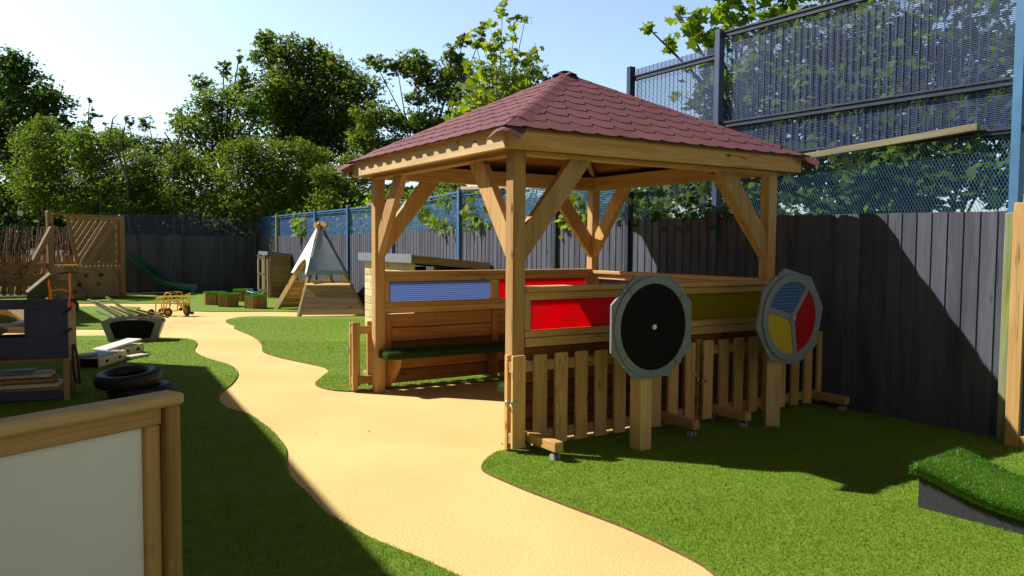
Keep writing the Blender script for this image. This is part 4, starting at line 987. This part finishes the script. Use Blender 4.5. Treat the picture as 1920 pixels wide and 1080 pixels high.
# ------------------------------------------------------------------ play tent
AP2 = np.array([2.50, 11.62, 1.80]); ca, cb, cc, cdn = [np.array(p + (0.0,)) for p in ((1.79, 10.86), (1.87, 12.84), (3.02, 10.32), (3.2, 12.5))]
t = thing('play_tent', 'timber tepee with white and slate canvas top and boarded sides', 'tepee', (2.5, 11.6, 0))
for c_, ml in ((ca, 'pine_old'), (cb, 'pine_pale'), (cc, 'pine'), (cdn, 'pine')):
    d = unit(AP2 - c_); inw = unit(np.append((np.array([2.5, 11.6]) - c_[:2]), 0))
    MB().beam(c_ + inw * .02, c_ + (AP2 - c_) * 1.055 + np.array([(c_[0] - 2.5) * -.06, (c_[1] - 11.6) * -.06, 0]), .055, .12, np.cross(d, (inw[1], -inw[0], 0)), .006).build('pole', M[ml], t)
def facept(a, b, s, h): # s along base, h 0..1 up towards apex
    p = a + (b - a) * s; return p + (AP2 - p) * h
def cloth(name, a, b, h0, h1, mt, arch=False):
    out = unit(np.cross(b - a, AP2 - a)); mid = (a + b) / 2
    if out[:2] @ (mid[:2] - np.array([2.5, 11.6])) < 0: out = -out
    mb = MB(); V = []; F = []; ns, nh = 18, 10
    for j in range(nh + 1):
        for i in range(ns + 1):
            s = i / ns; lo = h0
            if arch:
                k = (s - .47) / .36
                if abs(k) < 1: lo = h0 + .17 * math.sqrt(1 - k * k)
            h = lo + (h1 - lo) * j / nh; V.append(facept(a, b, s * 1.12 - .06, h) + out * (.062 - .012 * math.sin(math.pi * s) ))
    for j in range(nh):
        for i in range(ns): q = j * (ns + 1) + i; F.append([q, q + 1, q + ns + 2, q + ns + 1])
    mb.add(V, F, None, 0, True); o = mb.build(name, M[mt], t)
    so_ = o.modifiers.new('thick', 'SOLIDIFY'); so_.thickness = .006
cloth('canvas_panel', ca, cc, .445, .975, 'canvas_blue'); cloth('canvas_panel', ca, cb, .445, .975, 'canvas_white', True)
cloth('canvas_panel', cc, cdn, .445, .975, 'canvas_blue'); cloth('canvas_panel', cb, cdn, .445, .975, 'canvas_blue')
def boards(a, b, name, mt, hs=.31, n=5):
    out = unit(np.cross(b - a, AP2 - a)); mid = (a + b) / 2
    if out[:2] @ (mid[:2] - np.array([2.5, 11.6])) < 0: out = -out
    mb = MB()
    for i in range(n):
        h0, h1 = hs * i / n + .012, hs * (i + 1) / n + .008
        P_ = [facept(a, b, .02, h0), facept(a, b, .98, h0), facept(a, b, .98, h1), facept(a, b, .02, h1)]
        L = np.linalg.norm(P_[1] - P_[0]); G = [(0, 0, 0), (L, 0, 0), (L, .1, 0), (0, .1, 0)]
        V = [p + out * .03 for p in P_] + [p + out * .052 for p in P_]
        F = [[0, 1, 2, 3], [7, 6, 5, 4], [0, 4, 5, 1], [1, 5, 6, 2], [2, 6, 7, 3], [3, 7, 4, 0]]
        mb.add(V, F, G + G)
    q0, q1 = facept(a, b, .0, hs + .03) + out * .04, facept(a, b, 1.0, hs + .03) + out * .04
    mb.build(name, M[mt], t); MB().beam(q0, q1, .09, .03, out * .6 + np.array((0, 0, .8)), .003).build('top_board', M['pine_pale'], t)
boards(ca, cc, 'side_boards', 'pine_old'); boards(cc, cdn, 'side_boards', 'pine'); boards(cb, cdn, 'side_boards', 'pine')

# ------------------------------------------------------------------ little shed behind the gazebo
t = thing('playhouse', 'cream boarded low playhouse with grey sloping roof behind the gazebo', 'playhouse', (2.5, 6.8, 0))
X0, X1, Y0, Y1 = 1.98, 3.12, 5.84, 7.80
mb = MB(); nb = 10; hb = 1.185 / nb
for i in range(nb):
    y = Y0 + .01
    while y < Y1 - .02:
        y2 = min(Y1 - .01, y + 1.2 if i % 2 else (y + .85)); mb.bb(X0, X0 + .022, y, y2 - .004, i * hb + .004, (i + 1) * hb - .002, 1, .006); y = y2
mb.build('front_boards', M['cream_boards'], t)
for y in (Y0, Y1 - .022):
    mb = MB()
    for i in range(9): mb.bb(X0 + .024, X1, y, y + .022, i * .12, i * .12 + .1195, 0, .006)
    mb.build('side_boards', M['pine_old'], t)
mb = MB(); mb.prism([(-.06, 0), (1.26, -.12), (1.26, -.01), (-.06, .115)], (X0, Y1 + .06, 1.19), (1, 0, 0), (0, 0, 1), Y1 - Y0 + .12); mb.build('roof', M['pine_old'], t)
mb = MB(); mb.bb(X0 - .085, X0 - .062, Y0 - .08, Y1 + .08, 1.185, 1.315, 1, .003); mb.build('roof_fascia', M['grey_board'], t)

# ------------------------------------------------------------------ climbing frame with slide, far left
CE = np.array([.9, .436, 0]); CN = np.array([.436, -.9, 0]); CP = np.array([-2.25, 18.15, 0])
t = thing('climbing_tower', 'brown timber climbing frame with lattice panel and climbing wall at far left', 'climbing tower', tuple(CP))
C = lambda x, y, z: CP + CE * x - CN * y + np.array((0, 0, z))
CRt = np.array([CE, -CN, (0, 0, 1)]).T
for x, h_ in ((0, 2.24), (1.88, 2.2)): MB().box(C(x, 0, h_ / 2), (.145, .13, h_), CRt, 2, .02).build('post', M['pine_far'], t)
MB().box(C(.96, 0, 2.16), (1.72, .05, .05), CRt, 0, .005).build('top_rail', M['pine_far'], t)
mb = MB()
mb.box(C(1.28, .01, .90), (1.06, .045, .09), CRt, 0, .004); mb.beam(C(.70, .012, .86), C(.44, .012, 2.13), .045, .09, CE, .004); mb.box(C(1.15, .012, 2.09), (1.24, .044, .08), CRt, 0, .004); mb.box(C(1.77, .013, 1.5), (.08, .044, 1.2), CRt, 2, .004)
k = 0
for i in range(16):      # slanting slats, clipped to the trapezium
    x0 = -.42 + i * .155; ang = R(56); pts = []
    for s in np.linspace(0, 1.9, 96):
        x, z = x0 + s * math.cos(ang), .95 + s * math.sin(ang); xl = .70 + (.44 - .70) * (z - .86) / 1.27 + .03
        if xl < x < 1.73 and z < 2.05: pts.append((x, z))
    if len(pts) > 4:
        wd = .09 if i < 8 else .1265
        mb.beam(C(pts[0][0], .012, pts[0][1]), C(pts[-1][0], .012, pts[-1][1]), .025, wd, np.cross(-CN, unit(C(*[pts[-1][0], 0, pts[-1][1]]) - C(pts[0][0], 0, pts[0][1]))), .003)
mb.build('lattice_panel', M['pine_far'], t)
mb = MB()
for i in range(30):
    x0 = -.55 + i * .115; ang = R(118) if False else R(122); P_ = []
    for s in np.linspace(0, 1.1, 60):
        x, z = x0 + .6 + s * math.cos(ang), .02 + s * math.sin(ang)
        if .10 < x < 1.80 and z < .85: P_.append((x, z))
    if len(P_) > 4: mb.beam(C(P_[0][0], .03, P_[0][1]), C(P_[-1][0], .03, P_[-1][1]), .03, .112, np.cross(-CN, unit(C(P_[-1][0], 0, P_[-1][1]) - C(P_[0][0], 0, P_[0][1]))), .004)
mb.box(C(.96, .058, .43), (1.68, .015, .85), CRt, 0, .002)  # backing sheet added to keep sunlight from showing between the slats
cw = mb.build('climbing_wall', M['pine_old'], t)
for x, z, mt in ((.72, .36, 'slide_green'), (1.22, .37, 'pine_dark'), (1.30, .60, 'slide_green'), (.60, .20, 'red_hub'), (.90, .60, 'pine_dark')):
    p = C(x, 0, z); mb = MB(); mb.tube([p + CN * .0, p + CN * .03, p + CN * .06], [.06, .05, .025], 9); mb.build('hold', M[mt], cw)
MB().box(C(.42, -.02, .87), (.66, .12, .035), CRt, 0, .003).build('ledge', M['pine_pale'], t)
MB().beam(C(.04, -.10, 1.88), C(-.78, -.25, .50), .10, .13, (0, 0, 1), .01).build('brace', M['pine_far'], t)
for z, y, L in ((.60, -.06, 1.7), (.86, .05, 1.2)): MB().beam(C(-L, y - .1, z - .04), C(-.05, y, z + .03), .09, .12, (0, 0, 1), .015).build('crossbar', M['pine_far'], t)
MB().beam(C(-1.8, -.3, .56), C(.2, -.28, .42), .13, .15, (0, 0, 1), .02).build('balance_beam', M['pine_far'], t)
for x in (-1.5, -.55): MB().box(C(x, -.3, .24), (.12, .12, .48), CRt, 2, .01).build('short_post', M['pine_far'], t)
mb = MB(); V = []; pth = [(-.35, 19.75, 1.0), (-.05, 19.55, .80), (.3, 19.35, .47), (.65, 19.15, .22), (1.0, 18.98, .12), (1.25, 18.85, .11)]
sdv = unit((.5, .86, 0))
for p in pth:
    p = np.array(p)
    for a_, b_ in ((-.27, .16), (-.26, .17), (-.21, 0), (.21, 0), (.26, .17), (.27, .16), (.22, -.03), (-.22, -.03)): V.append(p + sdv * a_ + np.array((0, 0, b_)))
mb.add(V, [[i * 8 + j, i * 8 + (j + 1) % 8, (i + 1) * 8 + (j + 1) % 8, (i + 1) * 8 + j] for i in range(5) for j in range(8)], None, 0, True); mb.build('slide', M['slide_green'], t)
# picket fence and reed screen beyond it
t = thing('garden_fence', 'brown pointed picket fence behind the climbing frame', 'picket fence', (-3.6, 19.75, 0))
mb = MB(); x = -7.5
rails = MB(); rails.bb(-7.5, -1.3, 19.77, 19.81, .30, .38, 0, .004); rails.bb(-7.5, -1.3, 19.77, 19.81, .86, .94, 0, .004); rails.build('rail', M['pine_far'], t)
while x < -1.35:
    if random.random() > .08: mb.prism([(0, .05), (.10, .05), (.10, 1.06), (.05, 1.14), (0, 1.06)], (x, 19.765, 0), (1, 0, 0), (0, 0, 1), .02, 0, 1)
    x += .155
o = mb.build('pickets', M['pine_far'], t)
t = thing('reed_screen', 'purplish brown reed screening fence behind the pickets at far left', 'fence', (-4.5, 20.5, 0))
mb = MB(); x = -9
while x < -.95:
    tl_ = random.uniform(-.25, .25) + .22 * math.sin(x * 1.7); z1 = 1.86 + random.uniform(-.03, .03)
    mb.tube([(x, 20.5 + random.uniform(-.02, .02), .05), (x + tl_, 20.5 + random.uniform(-.03, .03), z1)], .012, 5, 0, False); x += .021
mb.build('reeds', M['bamboo'], t)
mb = MB()
for z in (.6, 1.25, 1.84): mb.tube([(-9, 20.46, z), (-.95, 20.46, z)], .008, 5)
for x in (-6.4, -4.2, -2.9, -1.7): mb.bb(x - .03, x + .03, 20.52, 20.57, 0, 1.98, 2, .003)
mb.build('screen_rail', M['fence_navy'], t)

# ------------------------------------------------------------------ nursery building whose shadow falls from the left
def slab_house(name, lab, cor2, h_):
    t = thing(name, lab, 'building', (cor2[0][0], cor2[0][1], 0)); mb = MB()
    mb.prism(cor2, (0, 0, 0), (1, 0, 0), (0, 1, 0), h_ - .2); mb.build('wall', M['added_school_wall' if 'school' in name else 'render_wall'], t)
    c = np.mean(np.array(cor2), 0); mb = MB(); mb.prism([tuple(c + (np.array(p) - c) * 1.0 + .0 * c) for p in cor2], (0, 0, h_ - .199), (1, 0, 0), (0, 1, 0), .199); mb.build('roof', M['roof_grey'], t)
h1 = 4.0; sh = np.array([1.42, -1.61]) / 2.08
e0, e1 = np.array([-1.08, 4.94]) - sh * h1, np.array([-1.56, -1.51]) - sh * h1
dv = unit(e1 - e0); e2 = e0 + dv * 20
slab_house('nursery_building', 'pale rendered single storey nursery beside the playground, outside the frame at left', [tuple(e0), (e0[0] - 9, e0[1] + .5), (e2[0] - 9, e2[1]), tuple(e2)], h1)
h2 = 3.6; f0 = np.array([-1.62, 11.12]) - sh * h2
slab_house('annexe_building', 'flat roofed annexe beyond the nursery, outside the frame at left', [tuple(f0), (f0[0] - .33, f0[1] + 6), (f0[0] - 7, f0[1] + 6), (f0[0] - 7, f0[1] + .3)], h2)
B0 = [(-16, -13), (14, -13), (14, -21), (-16, -21)]
slab_house('school_building', 'tall block added unseen behind the camera to shut out sky light', B0[::-1], 11.0)  # unseen block added behind the camera to hold back sky light
# ------------------------------------------------------------------ foliage
def leaf_quads(P, size, up=.5, droop=.0):
    n = len(P); nr = RNG.normal(0, 1, (n, 3)); nr[:, 2] = np.abs(nr[:, 2]) + up; nr /= np.linalg.norm(nr, axis=1)[:, None]
    a = RNG.normal(0, 1, (n, 3)); a -= nr * np.sum(a * nr, 1)[:, None]; a /= np.linalg.norm(a, axis=1)[:, None]; b = np.cross(nr, a)
    s = size * RNG.uniform(.6, 1.25, n)[:, None]
    a[:, 2] -= droop
    return np.stack([P - a * s * .5, P + b * s * .27 - a * s * .05 + nr * s * .05, P + a * s * .5, P - b * s * .27 - a * s * .05 + nr * s * .05], 1)
LOBE = [(0, -.5), (.14, -.30), (.42, -.36), (.34, -.08), (.5, .14), (.24, .16), (.16, .26), (0, .52), (-.16, .26), (-.24, .16), (-.5, .14), (-.34, -.08), (-.42, -.36), (-.14, -.30)]
def leaf_lobed(P, size, nrm=None, spread=.7):
    n = len(P); nr = RNG.normal(0, 1, (n, 3)) * spread
    nr += (0, 0, .8) if nrm is None else np.array(nrm); nr /= np.linalg.norm(nr, axis=1)[:, None]
    a = RNG.normal(0, .6, (n, 3)); a[:, 2] -= .9; a -= nr * np.sum(a * nr, 1)[:, None]; a /= np.linalg.norm(a, axis=1)[:, None]; b = np.cross(nr, a)
    s = size * RNG.uniform(.5, 1.2, n)[:, None]; V = []
    for x, y in LOBE: V.append(P + b * s * x + a * s * y - nr * s * (.35 * abs(x) ** 1.5 + .12 * y * y))
    return np.stack(V, 1)
def clump_pts(c, r, n, per=13, tw=.17):
    K = max(3, n // per); d = RNG.normal(0, 1, (K, 3)); d /= np.linalg.norm(d, axis=1)[:, None]
    rad = RNG.uniform(0, 1, K)[:, None] ** .45 * RNG.uniform(.85, 1.12, K)[:, None]
    T = np.array(c) + d * rad * np.array(r)
    idx = RNG.integers(0, K, n); st = np.array([1.25, 1.25, .65]) * tw * min(r)
    return T[idx] + RNG.normal(0, 1, (n, 3)) * st, T
def tree(name, label, cat, base, clumps, leaf, mat, dens=1.0, trunk=.16, lobed=False, group=None, bark=True, per=13, tw=.17, fork=.45, stems=None):
    """base: ground point; clumps: (px,py,rx,ry,d) in frame pixels and metres of distance"""
    t = thing(name, label, cat, tuple(base), group); tr = MB(); V = []; B = np.array(base, float)
    cs = []
    for px, py, rx, ry, d in clumps:
        c = at(px, py, d); sx, sy = rx * d / FPX, ry * d / FPX; cs.append((c, np.array([sx, sx * .9, sy])))
    top = np.mean([c for c, _ in cs], 0); hi = max(c[2] for c, _ in cs)
    fk = B + (np.array([top[0], top[1], 0]) - np.array([B[0], B[1], 0])) * .5; fk[2] = max(.6, hi * fork)
    if bark: tr.tube([B - (0, 0, .1), B + (fk - B) * .5 + RNG.normal(0, .06, 3), fk], [trunk * 1.25, trunk, trunk * .8], 10)
    for c, r in cs:
        area = math.pi * r[0] * r[2]; n = int(dens * 2.6 * area / (leaf * leaf * .27)); P, T = clump_pts(c, r, n, per, tw)
        P = P[P[:, 2] > .05]
        V.append(leaf_lobed(P, leaf) if lobed else leaf_quads(P, leaf))
        if bark:
            mid = fk + (c - fk) * .55 + RNG.normal(0, .12, 3) * max(r) + np.array((0, 0, .1))
            k = trunk * min(.6, .25 + .12 * max(r)); tr.tube([fk - (0, 0, .05), mid, c], [k, k * .65, k * .35], 7)
            for q in T[:min(len(T), 14)]: m = (c + q) / 2 + RNG.normal(0, .06, 3); tr.tube([c, m, q], [k * .3, k * .2, k * .08], 5, 0, False)
    if tr.v: tr.build('trunk', M['bark'], t)
    o = soup('crown', np.concatenate(V), len(LOBE) if lobed else 4, M[mat], t); return t
def gnd(px, d): p = at(px, 480, d); return (p[0], p[1], 0)
G1 = 'tall trees beyond the far fence'; G2 = 'leafy bushes beyond the far fence'
tree('broadleaf_tree', 'tall dark tree at the left edge of the picture beyond the fence', 'tree', gnd(20, 29), [(20, 160, 55, 70, 29), (70, 215, 60, 60, 29), (0, 260, 60, 70, 29.5), (95, 190, 40, 40, 28.5), (25, 120, 28, 35, 29), (-30, 200, 60, 90, 30), (60, 320, 60, 60, 29), (10, 380, 60, 50, 29.5), (115, 260, 25, 35, 28.5)], .21, 'leaf_dark', 2.0, .3, group=G1)
tree('conifer', 'slim pointed blue green conifer between the dark tree and the bare branches', 'conifer', gnd(168, 34), [(168, 190, 7, 16, 34), (170, 215, 16, 16, 34), (168, 240, 30, 16, 34), (175, 265, 40, 20, 34), (165, 292, 42, 22, 34)], .18, 'leaf_conifer', .8, .12, group=G1, fork=.8)
tree('broadleaf_tree', 'big dense dark tree in the middle beyond the fence', 'tree', gnd(565, 31), [(500, 105, 28, 45, 31), (540, 110, 38, 50, 31), (585, 130, 48, 55, 31.5), (630, 150, 50, 50, 31), (670, 175, 48, 45, 30.5), (520, 180, 50, 55, 30), (570, 200, 60, 55, 31), (640, 225, 65, 55, 31), (610, 270, 70, 45, 31.5), (540, 250, 45, 45, 31), (530, 200, 60, 60, 31.5), (600, 230, 70, 60, 32), (490, 75, 12, 20, 31), (582, 85, 9, 18, 31), (612, 112, 22, 30, 31), (675, 250, 40, 45, 30.5)], .17, 'leaf_seed', 2.1, .34, group=G1)
tree('broadleaf_tree', 'lighter open ash tree left of the big dense tree', 'tree', gnd(430, 29), [(455, 150, 16, 28, 29), (430, 180, 35, 35, 29), (470, 205, 38, 42, 28.5), (390, 200, 36, 35, 29), (360, 240, 36, 34, 29), (415, 245, 46, 40, 29), (345, 285, 30, 26, 29.5), (460, 262, 40, 36, 28.5), (380, 160, 20, 22, 29.5), (420, 130, 13, 18, 29.5), (448, 108, 8, 14, 29.5), (335, 225, 20, 20, 29.5), (400, 285, 45, 28, 28.8)], .155, 'leaf_mid', 1.7, .2, group=G1, tw=.2)
tree('broadleaf_tree', 'spreading tree with brownish seeds just left of the gazebo roof', 'tree', gnd(800, 24), [(705, 120, 34, 14, 24), (745, 128, 28, 16, 24), (772, 118, 36, 26, 24), (800, 145, 40, 26, 24), (850, 100, 20, 24, 23.5), (860, 140, 40, 35, 24), (835, 180, 42, 30, 24), (700, 215, 40, 26, 24), (750, 230, 42, 26, 24), (790, 240, 40, 30, 24), (690, 265, 36, 34, 24), (730, 285, 46, 32, 24), (690, 325, 40, 30, 24), (870, 75, 16, 18, 24), (905, 62, 12, 22, 23.5), (780, 185, 20, 20, 24.5), (830, 235, 60, 30, 24.2)], .145, 'leaf_seed', 2.3, .1, group=G1)
tree('broadleaf_tree', 'dark tree top showing over the right shoulder of the sapling', 'tree', gnd(960, 21), [(940, 150, 55, 45, 21), (1000, 130, 28, 30, 21), (985, 175, 50, 28, 21), (900, 190, 50, 40, 21), (1020, 150, 14, 16, 21), (950, 240, 70, 40, 21)], .13, 'leaf_mid', 1.3, .15, group=G1)
tree('sapling', 'young light green sycamore sapling rising above the gazebo roof', 'sapling', (4.6, 7.6, 0), [(942, 25, 16, 26, 12.4), (930, 80, 36, 28, 12.4), (965, 60, 16, 20, 12.4), (920, 130, 42, 30, 12.2), (970, 115, 28, 30, 12.4), (890, 75, 18, 20, 12.2), (900, 180, 42, 34, 12.2), (950, 175, 40, 36, 12.4), (870, 215, 36, 30, 12.2), (1000, 100, 16, 16, 12.6), (910, 235, 50, 30, 12.4), (985, 35, 12, 14, 12.4)], .155, 'leaf_lime', .50, .045, lobed=True, fork=.62, per=5, tw=.30)
# bushes in a row
bush = [((60, 300), 26, 'olive green bush under the dark tree at far left', 'leaf_mid', [(70, 270, 45, 30, 26), (110, 300, 55, 40, 26), (60, 340, 45, 50, 26), (120, 360, 60, 45, 26), (85, 235, 28, 18, 26)]),
        ((190, 300), 25.5, 'olive bush behind the top of the climbing frame', 'leaf_mid', [(170, 290, 45, 36, 25.5), (215, 270, 30, 26, 25.5), (200, 330, 55, 40, 25.5), (180, 372, 60, 32, 25.5), (145, 255, 30, 20, 25.5)]),
        ((275, 350), 25, 'bright green bush below the bare branches', 'leaf_bush', [(260, 315, 36, 32, 25), (300, 345, 45, 36, 25), (240, 355, 46, 36, 25), (280, 385, 56, 24, 25)]),
        ((270, 250), 30, 'thin grey green bush around the bare branches', 'leaf_mid', [(245, 262, 30, 20, 30), (285, 270, 30, 22, 30), (325, 285, 28, 22, 30), (268, 235, 14, 14, 30), (245, 225, 8, 14, 30), (210, 260, 22, 20, 30), (300, 310, 50, 26, 30)]),
        ((370, 330), 24.5, 'yellow green bush left of the widest bush', 'leaf_bush', [(350, 305, 38, 26, 24.5), (385, 335, 46, 34, 24.5), (350, 365, 46, 34, 24.5), (330, 325, 26, 20, 24.5)]),
        ((480, 330), 24, 'wide sunlit bush in front of the big dense tree', 'leaf_bush', [(450, 285, 40, 26, 24), (490, 295, 50, 34, 24), (450, 335, 56, 42, 24), (520, 325, 46, 40, 24), (480, 375, 70, 32, 24), (560, 285, 40, 24, 24.2), (400, 380, 30, 24, 24)]),
        ((560, 350), 25, 'darker bush between the wide bush and the gazebo', 'leaf_mid', [(560, 330, 40, 36, 25), (590, 300, 40, 26, 25), (560, 375, 60, 28, 25), (620, 350, 44, 40, 25)]),
        ((640, 350), 23, 'leafy lime bush beside the gazebo roof corner', 'leaf_bush', [(610, 325, 26, 20, 23), (640, 340, 34, 28, 23), (625, 372, 44, 26, 23), (672, 365, 40, 30, 23), (655, 310, 26, 22, 23)])]
for (gx, gy), d, lab, mt, cl in bush: tree('bush', lab, 'bush', gnd(gx, d), [(a + random.uniform(-6, 6), b + random.uniform(-5, 5), c * 1.08, d_ * 1.05, e) for a, b, c, d_, e in cl], .10, mt, 1.8, .07, group=G2, fork=.4)
# bare branches
t = thing('dead_tree', 'bare dark dead branches sticking up from the bushes', 'dead tree', gnd(245, 24.2)); mb = MB()
def limb(pts, r0, d=24.2): P_ = [at(x, y, d + random.uniform(-.3, .3)) for x, y in pts]; mb.tube(P_, list(np.linspace(r0 * .55, r0 * .14, len(P_))), 6)
limb([(245, 480), (243, 420), (240, 340), (222, 290), (205, 258), (212, 222), (220, 215)], .09); limb([(222, 290), (232, 250), (238, 215)], .05); limb([(240, 340), (228, 270), (230, 240)], .05)
limb([(330, 480), (328, 420), (325, 320), (328, 280), (342, 245), (340, 205)], .10); limb([(328, 285), (318, 262), (308, 248), (316, 250)], .07); limb([(327, 300), (345, 275), (360, 262)], .05); limb([(326, 310), (300, 285), (285, 262), (272, 250)], .05); limb([(325, 330), (345, 305), (365, 300)], .06); limb([(190, 480), (189, 320), (188, 280), (180, 250)], .045); limb([(285, 262), (280, 235), (283, 215)], .03); limb([(325, 305), (335, 290), (332, 270)], .05)
mb.build('branches', M['bark'], t)
# line of shrubs behind the right-hand fence
G3 = 'shrubs behind the right hand fence'
for i, (x, y, z, r, lab, mt) in enumerate(((5.0, 17.5, 1.6, 1.2, 'shrub behind the mesh near the far corner', 'leaf_mid'), (5.2, 14.0, 1.7, 1.25, 'shrub behind the mesh beyond the play tent', 'leaf_bright'), (5.0, 10.8, 1.6, 1.1, 'shrub behind the mesh above the playhouse', 'leaf_mid'), (5.2, 8.0, 1.7, 1.15, 'shrub behind the mesh left of the front gazebo post', 'leaf_bright'), (5.4, 5.2, 1.5, 1.0, 'shrub behind the mesh between the gazebo posts', 'leaf_mid'), (5.8, 3.2, 1.5, 1.1, 'shrub behind the start of the tall mesh', 'leaf_dark'))):
    t = thing('shrub', lab, 'shrub', (x, y, 0), G3); P, T = clump_pts((x, y, z), (r, r * 1.3, r), 3600, 12, .2); P = P[P[:, 2] > .05]; soup('crown', leaf_quads(P, .12), 4, M[mt], t)
    mb = MB()
    for q in T[:16]: mb.tube([(x, y, 0), (x + (q[0] - x) * .4, y + (q[1] - y) * .4, q[2] * .6), q], [.03, .02, .006], 5, 0, False)
    mb.build('stems', M['bark'], t)
# sycamores behind the tall fence
tree('sycamore', 'broad sycamore with lobed leaves reaching over the tall mesh fence', 'tree', (6.6, 3.2, 0), [(1215, 52, 26, 10, 11), (1245, 80, 24, 16, 11), (1300, 35, 42, 35, 10.8), (1340, 75, 50, 40, 10.6), (1400, 30, 60, 45, 10.4), (1320, 125, 44, 34, 10.6), (1460, 60, 60, 50, 10), (1380, 150, 50, 40, 10.2), (1300, 190, 36, 30, 10.8), (1270, 20, 18, 18, 11), (1350, -20, 80, 40, 10.6), (1480, -10, 80, 40, 10)], .17, 'leaf_bright', .62, .1, lobed=True, per=7, tw=.24, fork=.6)
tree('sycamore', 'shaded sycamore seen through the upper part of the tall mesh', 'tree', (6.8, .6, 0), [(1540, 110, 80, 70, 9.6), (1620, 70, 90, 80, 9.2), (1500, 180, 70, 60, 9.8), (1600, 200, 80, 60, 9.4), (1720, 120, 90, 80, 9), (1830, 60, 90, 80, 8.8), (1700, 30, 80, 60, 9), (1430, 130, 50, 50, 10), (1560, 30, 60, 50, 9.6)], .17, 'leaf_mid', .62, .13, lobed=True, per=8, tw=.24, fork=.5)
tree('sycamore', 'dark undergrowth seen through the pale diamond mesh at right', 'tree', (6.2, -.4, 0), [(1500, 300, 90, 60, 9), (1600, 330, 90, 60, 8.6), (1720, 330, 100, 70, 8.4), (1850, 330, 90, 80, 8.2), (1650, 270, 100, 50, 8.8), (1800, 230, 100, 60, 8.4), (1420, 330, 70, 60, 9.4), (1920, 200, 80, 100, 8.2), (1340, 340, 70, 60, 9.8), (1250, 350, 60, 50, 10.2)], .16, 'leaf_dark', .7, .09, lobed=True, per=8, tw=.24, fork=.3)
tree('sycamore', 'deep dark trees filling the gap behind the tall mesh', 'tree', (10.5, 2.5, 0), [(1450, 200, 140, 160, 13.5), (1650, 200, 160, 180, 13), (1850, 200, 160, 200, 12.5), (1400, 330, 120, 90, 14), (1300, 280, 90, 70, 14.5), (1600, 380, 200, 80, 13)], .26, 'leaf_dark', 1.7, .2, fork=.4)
# climbing leaves growing through the fence
def ivy(label, spots, size, mt, n, x=FX - .05):
    t = thing('climbing_plant', label, 'climbing plant', (x, spots[0][0], spots[0][1]), 'leaves growing through the fence'); P = []; mb = MB()
    for y, z, ry, rz in spots:
        k = max(4, int(n * ry * rz * 40)); P.append(np.stack([x - RNG.uniform(0, .16, k), y + RNG.normal(0, ry * .5, k), z + RNG.normal(0, rz * .5, k)], 1))
        for q in P[-1][::4]: mb.tube([(x + .06, y, z + .1), ((x + q[0]) / 2, (y + q[1]) / 2, z + .06), q], [.006, .005, .003], 5, 0, False)
    if len(spots) > 1: mb.tube([(x + .06, s_[0], s_[1] + .1) for s_ in spots], .007, 6)
    soup('leaves', leaf_lobed(np.concatenate(P), size, (-.9, -.35, .5), .55), len(LOBE), M[mt], t); mb.build('stem', M['bark'], t)
ivy('pale green leafy shoots poking through the low mesh behind the left brace', [(8.15, 2.02, .3, .14), (7.85, 1.84, .3, .16), (7.4, 1.76, .4, .12), (7.45, 2.2, .25, .08)], .17, 'leaf_bright', 8)
ivy('drooping pale leaves spilling over the boards left of the front gazebo post', [(6.4, 1.98, .3, .25), (6.2, 1.80, .35, .16)], .15, 'leaf_bright', 9)
ivy('small sprig on the low mesh left of the play tent tip', [(15.9, 2.05, .5, .25), (15.5, 1.8, .6, .2)], .2, 'leaf_bright', 4)
ivy('leaves climbing behind the back gazebo post', [(3.65, 1.98, .25, .25), (3.5, 1.76, .25, .18), (3.9, 1.75, .2, .14)], .13, 'leaf_lime', 14)
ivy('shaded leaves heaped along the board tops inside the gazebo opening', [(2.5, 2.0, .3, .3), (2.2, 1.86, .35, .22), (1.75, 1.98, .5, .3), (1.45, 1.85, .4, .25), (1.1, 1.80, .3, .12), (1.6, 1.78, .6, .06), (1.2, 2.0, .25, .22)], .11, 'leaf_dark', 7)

# woodland closing the view beyond the bushes
n = 42000; px_ = RNG.uniform(-220, 1250, n); dd = RNG.uniform(27, 38, n); top_ = 352 + 16 * np.sin(px_ * .021) + 10 * np.sin(px_ * .057 + 1)
py_ = top_ + (465 - top_) * RNG.uniform(0, 1, n) ** .9
P_ = np.array([at(a, b, c) for a, b, c in zip(px_, py_, dd)]); P_ = P_[P_[:, 2] > .1]
tag(soup('woodland', leaf_quads(P_, .34), 4, M['leaf_dark']), 'dark mass of undergrowth closing the view behind the bushes', None, None, 'stuff')
